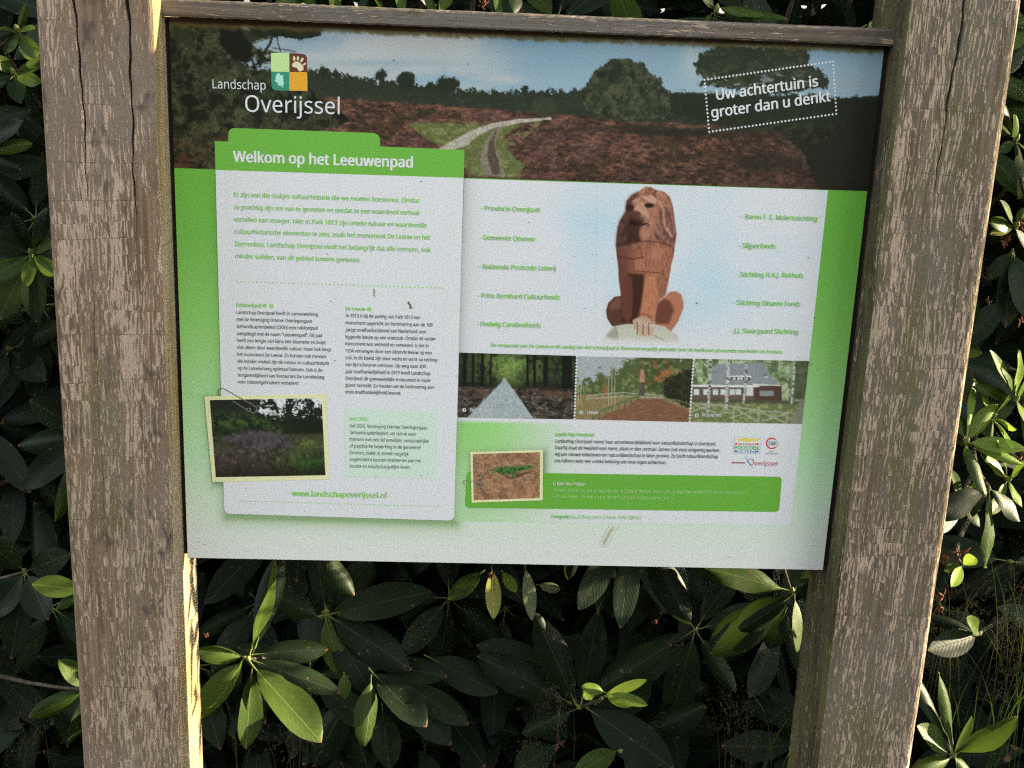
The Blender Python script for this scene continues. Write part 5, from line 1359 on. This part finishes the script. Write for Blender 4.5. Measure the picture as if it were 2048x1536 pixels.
# ---- the rest of the hedge: random whorls, kept out of the sun's lanes that reach the lit leaves
SUNA = np.array(SUN)
LP = np.array([q[0] for q in LIT]); LR = np.array([q[1] for q in LIT])
def blocks(pt, half, lo=.03):
    d_ = np.asarray(pt)-LP
    t = d_@SUNA
    per = np.linalg.norm(d_-t[:, None]*SUNA, axis=1)
    return bool(np.any((t > lo) & (per < LR+half)))
def whorl(bush, c, n, size, kinds='ddddm', axis=None, droop=.1):
    c = Vector(c)
    ax = Vector(axis) if axis else Vector((rnd.uniform(-.5, .5), -1, rnd.uniform(.2, .9)))
    ax.normalize()
    root = c+Vector((rnd.uniform(-.1, .1), .35, -.3))
    br = twig(bush, c, root, axis=tuple(ax), bud=rnd.random() < .6)
    s_ = ax.orthogonal().normalized(); q_ = ax.cross(s_); a0 = rnd.uniform(0, 6.28); cnt = 0
    for i in range(n):
        a = a0+i*2*math.pi/n+rnd.uniform(-.25, .25)
        rad = s_*math.cos(a)+q_*math.sin(a)
        t = rnd.uniform(-.35, .45)
        d_ = (rad*math.cos(t)+ax*math.sin(t)+Vector((0, 0, -droop*1.5))).normalized()
        L_ = size*rnd.uniform(.75, 1.15)
        B = c+d_*.018; E_p = B+d_*L_
        if blocks((B+E_p)/2, L_*.45) or E_p.y < .125 or B.y < .13: continue
        nrm = ax*math.cos(t)-rad*math.sin(t)
        put_leaf(br, B, E_p, nrm, rnd.uniform(.32, .44), rnd.choice(kinds)); cnt += 1
    return cnt
def view(px, py, y): return at(px, py, y)
cnts = {'s': 0, 'l': 0, 'r': 0}
rr = random.Random(77)
def fill(bush, x0, x1, y0, y1, d0, d1, n_, key, cap, kinds='ddddm', size=.13, skip=None):
    """n_ twigs scattered evenly through a block of the hedge (metres)"""
    done = []
    tries = 0
    while len(done) < n_ and tries < n_*30:
        tries += 1
        P_ = (rr.uniform(x0, x1), rr.uniform(d0, d1), rr.uniform(y0, y1))
        if skip and skip(P_): continue
        if any(math.dist(P_, q) < .13 for q in done): continue
        if cnts[key] > cap: break
        done.append(P_)
        cnts[key] += whorl(bush, P_, rr.randint(6, 8), size, kinds)
# beneath the panel, depth layers
fill(SIGN_B, -.12, 1.0, .42, .95, .36, .62, 22, 's', 292, 'ddddd', .14)
fill(SIGN_B, -.10, 1.0, 1.42, 1.75, .30, .55, 12, 's', 292, 'dddmm', .13)
fill(LEFT_B, -.75, -.12, .35, 1.7, .34, .62, 34, 'l', 235, 'ddddd', .14)
fill(RIGHT_B, 1.0, 1.75, .95, 1.75, .34, .60, 22, 'r', 220, 'ddmmm', .13)
fill(RIGHT_B, 1.0, 1.5, .40, .75, .40, .62, 5, 'r', 235, 'ddd', .13)

# ---- deep part of the shrubbery: too many leaves to count, one object
def leaf_cloud(name, centers, kind_mat, size, wr=.38, seed=5, nrm_bias=(0, -.7, .7), jitter=.8):
    r = np.random.default_rng(seed)
    n = len(centers); C_ = np.asarray(centers)
    nb = np.array(nrm_bias)+r.normal(0, jitter, (n, 3)); nb /= np.linalg.norm(nb, axis=1)[:, None]
    ax = r.normal(0, 1, (n, 3)); ax -= (ax*nb).sum(1)[:, None]*nb; ax /= np.linalg.norm(ax, axis=1)[:, None]
    sd_ = np.cross(nb, ax); L_ = size*r.uniform(.7, 1.2, n)[:, None]; w_ = L_*wr*.5
    prof = ((0, .05), (.3, .8), (.6, 1.0), (.85, .6), (1, .05))
    V_ = []
    for (u, w) in prof:
        for s_ in (-1, 1): V_.append(C_+ax*L_*(u-.5)+sd_*w_*w*s_-nb*L_*.12*(u*u))
    V_ = np.stack(V_, 1).reshape(-1, 3)
    q = np.array([[2*i, 2*i+2, 2*i+3, 2*i+1] for i in range(4)])
    f = (q[None]+(np.arange(n)*10)[:, None, None]).reshape(-1, 4)
    me = bpy.data.meshes.new(name)
    me.vertices.add(len(V_)); me.vertices.foreach_set('co', V_.astype(np.float32).ravel())
    me.loops.add(f.size); me.loops.foreach_set('vertex_index', f.astype(np.int32).ravel())
    me.polygons.add(len(f)); me.polygons.foreach_set('loop_start', np.arange(0, f.size, 4, dtype=np.int32))
    me.update(calc_edges=True)
    me.polygons.foreach_set('use_smooth', [True]*len(me.polygons))
    ul = me.uv_layers.new(name='leaf')
    uvp = np.array([(u, .5+.5*s_*w) for (u, w) in prof for s_ in (-1, 1)])
    ul.data.foreach_set('uv', np.tile(uvp, (n, 1))[f.ravel()].astype(np.float32).ravel())
    me.materials.append(kind_mat)
    return me
r = np.random.default_rng(9)
def box_pts(n, x0, x1, y0, y1, z0, z1): return np.stack([r.uniform(x0, x1, n), r.uniform(y0, y1, n), r.uniform(z0, z1, n)], 1)
deep = np.concatenate([box_pts(5600, -1.6, 2.2, .62, 1.15, .25, 1.95), box_pts(4200, -1.6, 2.2, .40, 1.5, .02, .42), box_pts(1500, -1.2, 1.0, .50, .8, .3, .9), box_pts(6500, -2.2, 2.4, .30, 1.3, 1.9, 2.9), box_pts(10000, -3.2, 3.8, 1.1, 2.4, 0.1, 3.2), box_pts(8000, -6, 7, 2.4, 4.5, .1, 4.2)])
ok = np.array([not blocks(q, .08) for q in deep])
deep = deep[ok]
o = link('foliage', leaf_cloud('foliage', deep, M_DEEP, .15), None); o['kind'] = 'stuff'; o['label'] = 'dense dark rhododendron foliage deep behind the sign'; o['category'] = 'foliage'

# ---- dry grass and fine weeds low at the right and in the dark under the panel
def grass(name, spots_, mat, label, seed=3):
    r = random.Random(seed); V_, F_ = [], []
    def blade(p0, p1, p2, w):
        base = len(V_); pr = None
        for i in range(7):
            t = i/6; q = Vector(p0)*(1-t)**2+Vector(p1)*2*t*(1-t)+Vector(p2)*t*t; ww = w*(1-t*.8)
            V_.append((q.x-ww, q.y, q.z)); V_.append((q.x+ww, q.y-ww*.5, q.z))
        for i in range(6): F_.append((base+2*i, base+2*i+1, base+2*i+3, base+2*i+2))
    for (px, py, y, h_, n_, pan) in spots_:
        c0 = at(px, py, y)
        for _ in range(n_):
            x0_, y0_ = c0[0]+r.gauss(0, .025), y+r.gauss(0, .02)
            tp = (x0_+r.gauss(0, h_*.35), y0_+r.gauss(-.02, .03), c0[2]+h_*r.uniform(.5, 1.0))
            blade((x0_, y0_, c0[2]-.1), (x0_+r.gauss(0, .01), y0_, c0[2]+h_*.5), tp, .0007)
            if pan:      # seed head: many hair-thin side stalks with grains
                for _k in range(22):
                    t = r.uniform(.45, 1); q = Vector((x0_, y0_, c0[2]-.1)).lerp(Vector(tp), t)
                    d_ = Vector((r.gauss(0, 1), r.gauss(0, .6), r.gauss(.5, .6))).normalized()*h_*.22*(1.15-t*.6)
                    e_ = q+d_; blade(q, (q+e_)/2+Vector((0, 0, .004)), e_, .00028)
                    for _g in range(2):
                        g_ = q.lerp(e_, r.uniform(.6, 1)); b0 = len(V_); s_ = .0011
                        V_.extend([(g_.x-s_, g_.y, g_.z), (g_.x, g_.y, g_.z+s_*1.8), (g_.x+s_, g_.y, g_.z), (g_.x, g_.y-s_, g_.z-s_*1.4)]); F_.append((b0, b0+3, b0+2, b0+1))
    o = link(name, mesh_from(name, V_, F_), mat); o['kind'] = 'stuff'; o['label'] = label; o['category'] = 'grass'
    return o
M_DRY = leaf_material('dry_grass', (.032, .028, .015), (.062, .053, .030), .8, .1, (.2, .18, .09), False)
M_GRASS = leaf_material('green_grass', (.025, .055, .012), (.05, .09, .02), .6, .2, (.2, .3, .04), False)
grass('dry_grass', [(1950, 1250, .30, .10, 7, True), (1890, 1300, .30, .09, 5, True), (2020, 1290, .32, .11, 7, True), (2010, 1200, .36, .10, 4, True), (1960, 1380, .3, .10, 4, True)], M_DRY, 'dry grass with fine seed heads at the lower right beside the right post')
grass('dry_grass', [(1470, 1480, .34, .12, 7, True), (1110, 1420, .3, .08, 4, True), (570, 1500, .32, .1, 5, True), (1520, 1520, .3, .16, 5, False), (440, 1500, .2, .12, 2, False), (60, 1500, .34, .12, 4, True), (1080, 1500, .26, .06, 3, True)], M_DRY, 'sparse dry grass in the dark below the printed panel', 8)
grass('green_grass', [(1990, 1500, .24, .26, 10, False), (1880, 1480, .24, .22, 5, False), (2030, 1400, .3, .24, 8, False), (1540, 1536, .24, .22, 4, False)], M_GRASS, 'long green grass blades at the foot of the right post', 12)

# ---- added tree out of view: its crown blocks sun except at the LIT spots
tree = thing('sun_filter_tree', 'unseen tree added right of the sign, crown pierced to let sun onto chosen spots', 'tree', (5.0, 2.4, 0))
tl_ = Vector((5.0, 2.4, 0))
def tpaths():
    P_ = [[(Vector((0, 0, 0)), .17), (Vector((.05, .02, 1.2)), .14), (Vector((-.05, 0, 2.4)), .12), (Vector((.05, .05, 4.0)), .09), (Vector((0, 0, 5.8)), .04)]]
    r = random.Random(2)
    for i in range(14):
        z = 1.9+i*.27; a = r.uniform(-.6, 3.7); L_ = r.uniform(.8, 1.6)
        d_ = Vector((math.cos(a), math.sin(a), .25))
        P_.append([(Vector((0, 0, z)), .045), (d_*L_*.5+Vector((0, 0, z+.05)), .028), (d_*L_+Vector((0, 0, z-.05)), .008)])
    return P_
tk = link('trunk', tube_mesh('trunk', tpaths(), 9), M_BARK, tree)
cen = np.array([.42, .1, 1.05])
n = 62000
ctr = cen+SUNA*4.6
u1 = np.cross(SUNA, [0, 0, 1]); u1 /= np.linalg.norm(u1); u2 = np.cross(u1, SUNA)
aa, bb_, cc = r.uniform(-2.6, 2.6, n), r.uniform(-2.0, 2.0, n), r.uniform(-.7, .7, n)
pts = ctr+aa[:, None]*u1+bb_[:, None]*u2+cc[:, None]*SUNA
pts = pts[((aa/2.6)**2+(bb_/2.0)**2 < 1) & (pts[:, 2] > .06)]
pts = pts[np.array([not blocks(q, .042) for q in pts])]
cw = link('crown', leaf_cloud('crown', pts-np.array(tl_), M_LEAFB, .095, .62, 4, (0, 0, .6), 1.0), None, tree); cw['kind'] = 'stuff'

# ---- unseen tree added behind the hedge; its crown keeps the inside dark
oak = thing('shade_tree', 'unseen tree added behind the rhododendrons, its crown shading the hedge', 'tree', (.9, 5.2, 0))
ol = Vector((.9, 5.2, 0))
P_ = [[(Vector((0, 0, 0)), .28), (Vector((.05, .0, 1.5)), .24), (Vector((-.05, -.1, 3.2)), .2), (Vector((0, 0, 6)), .1)]]
rq = random.Random(6)
for i in range(16):
    z = 2.9+i*.12; a = rq.uniform(math.pi*1.02, math.pi*1.98); L_ = rq.uniform(3.5, 6.0); d_ = Vector((math.cos(a), math.sin(a), 0))
    P_.append([(Vector((0, 0, z)), .07), (d_*L_*.5+Vector((0, 0, z+.5)), .045), (d_*L_+Vector((0, 0, z+.55)), .01)])
link('trunk', tube_mesh('trunk', P_, 9), M_BARK, oak)
n = 15000
cp_ = np.stack([r.uniform(-4.5, 3.4, n), r.uniform(-.35, 7, n), r.uniform(3.1, 4.3, n)], 1)
cp_ = cp_[np.array([not blocks(q, .1) for q in cp_])]
oc = link('crown', leaf_cloud('crown', cp_-np.array(ol), M_LEAFB, .17, .6, 14, (0, 0, .8), .7), None, oak); oc['kind'] = 'stuff'

# ---- wood added across the path, behind the camera and unseen, to hide low sky
n = 16000
wp = np.stack([r.uniform(-16, 5.2, n), r.uniform(-12, -7.5, n), r.uniform(0, 4.6, n)], 1)
wo_ = link('added_woodland', leaf_cloud('added_woodland', wp, M_LEAFB, .75, .6, 24, (0, .5, .6), .8), None); wo_['kind'] = 'stuff'; wo_['label'] = 'green woodland across the path, unseen, hiding the low sky'; wo_['category'] = 'added_woodland'
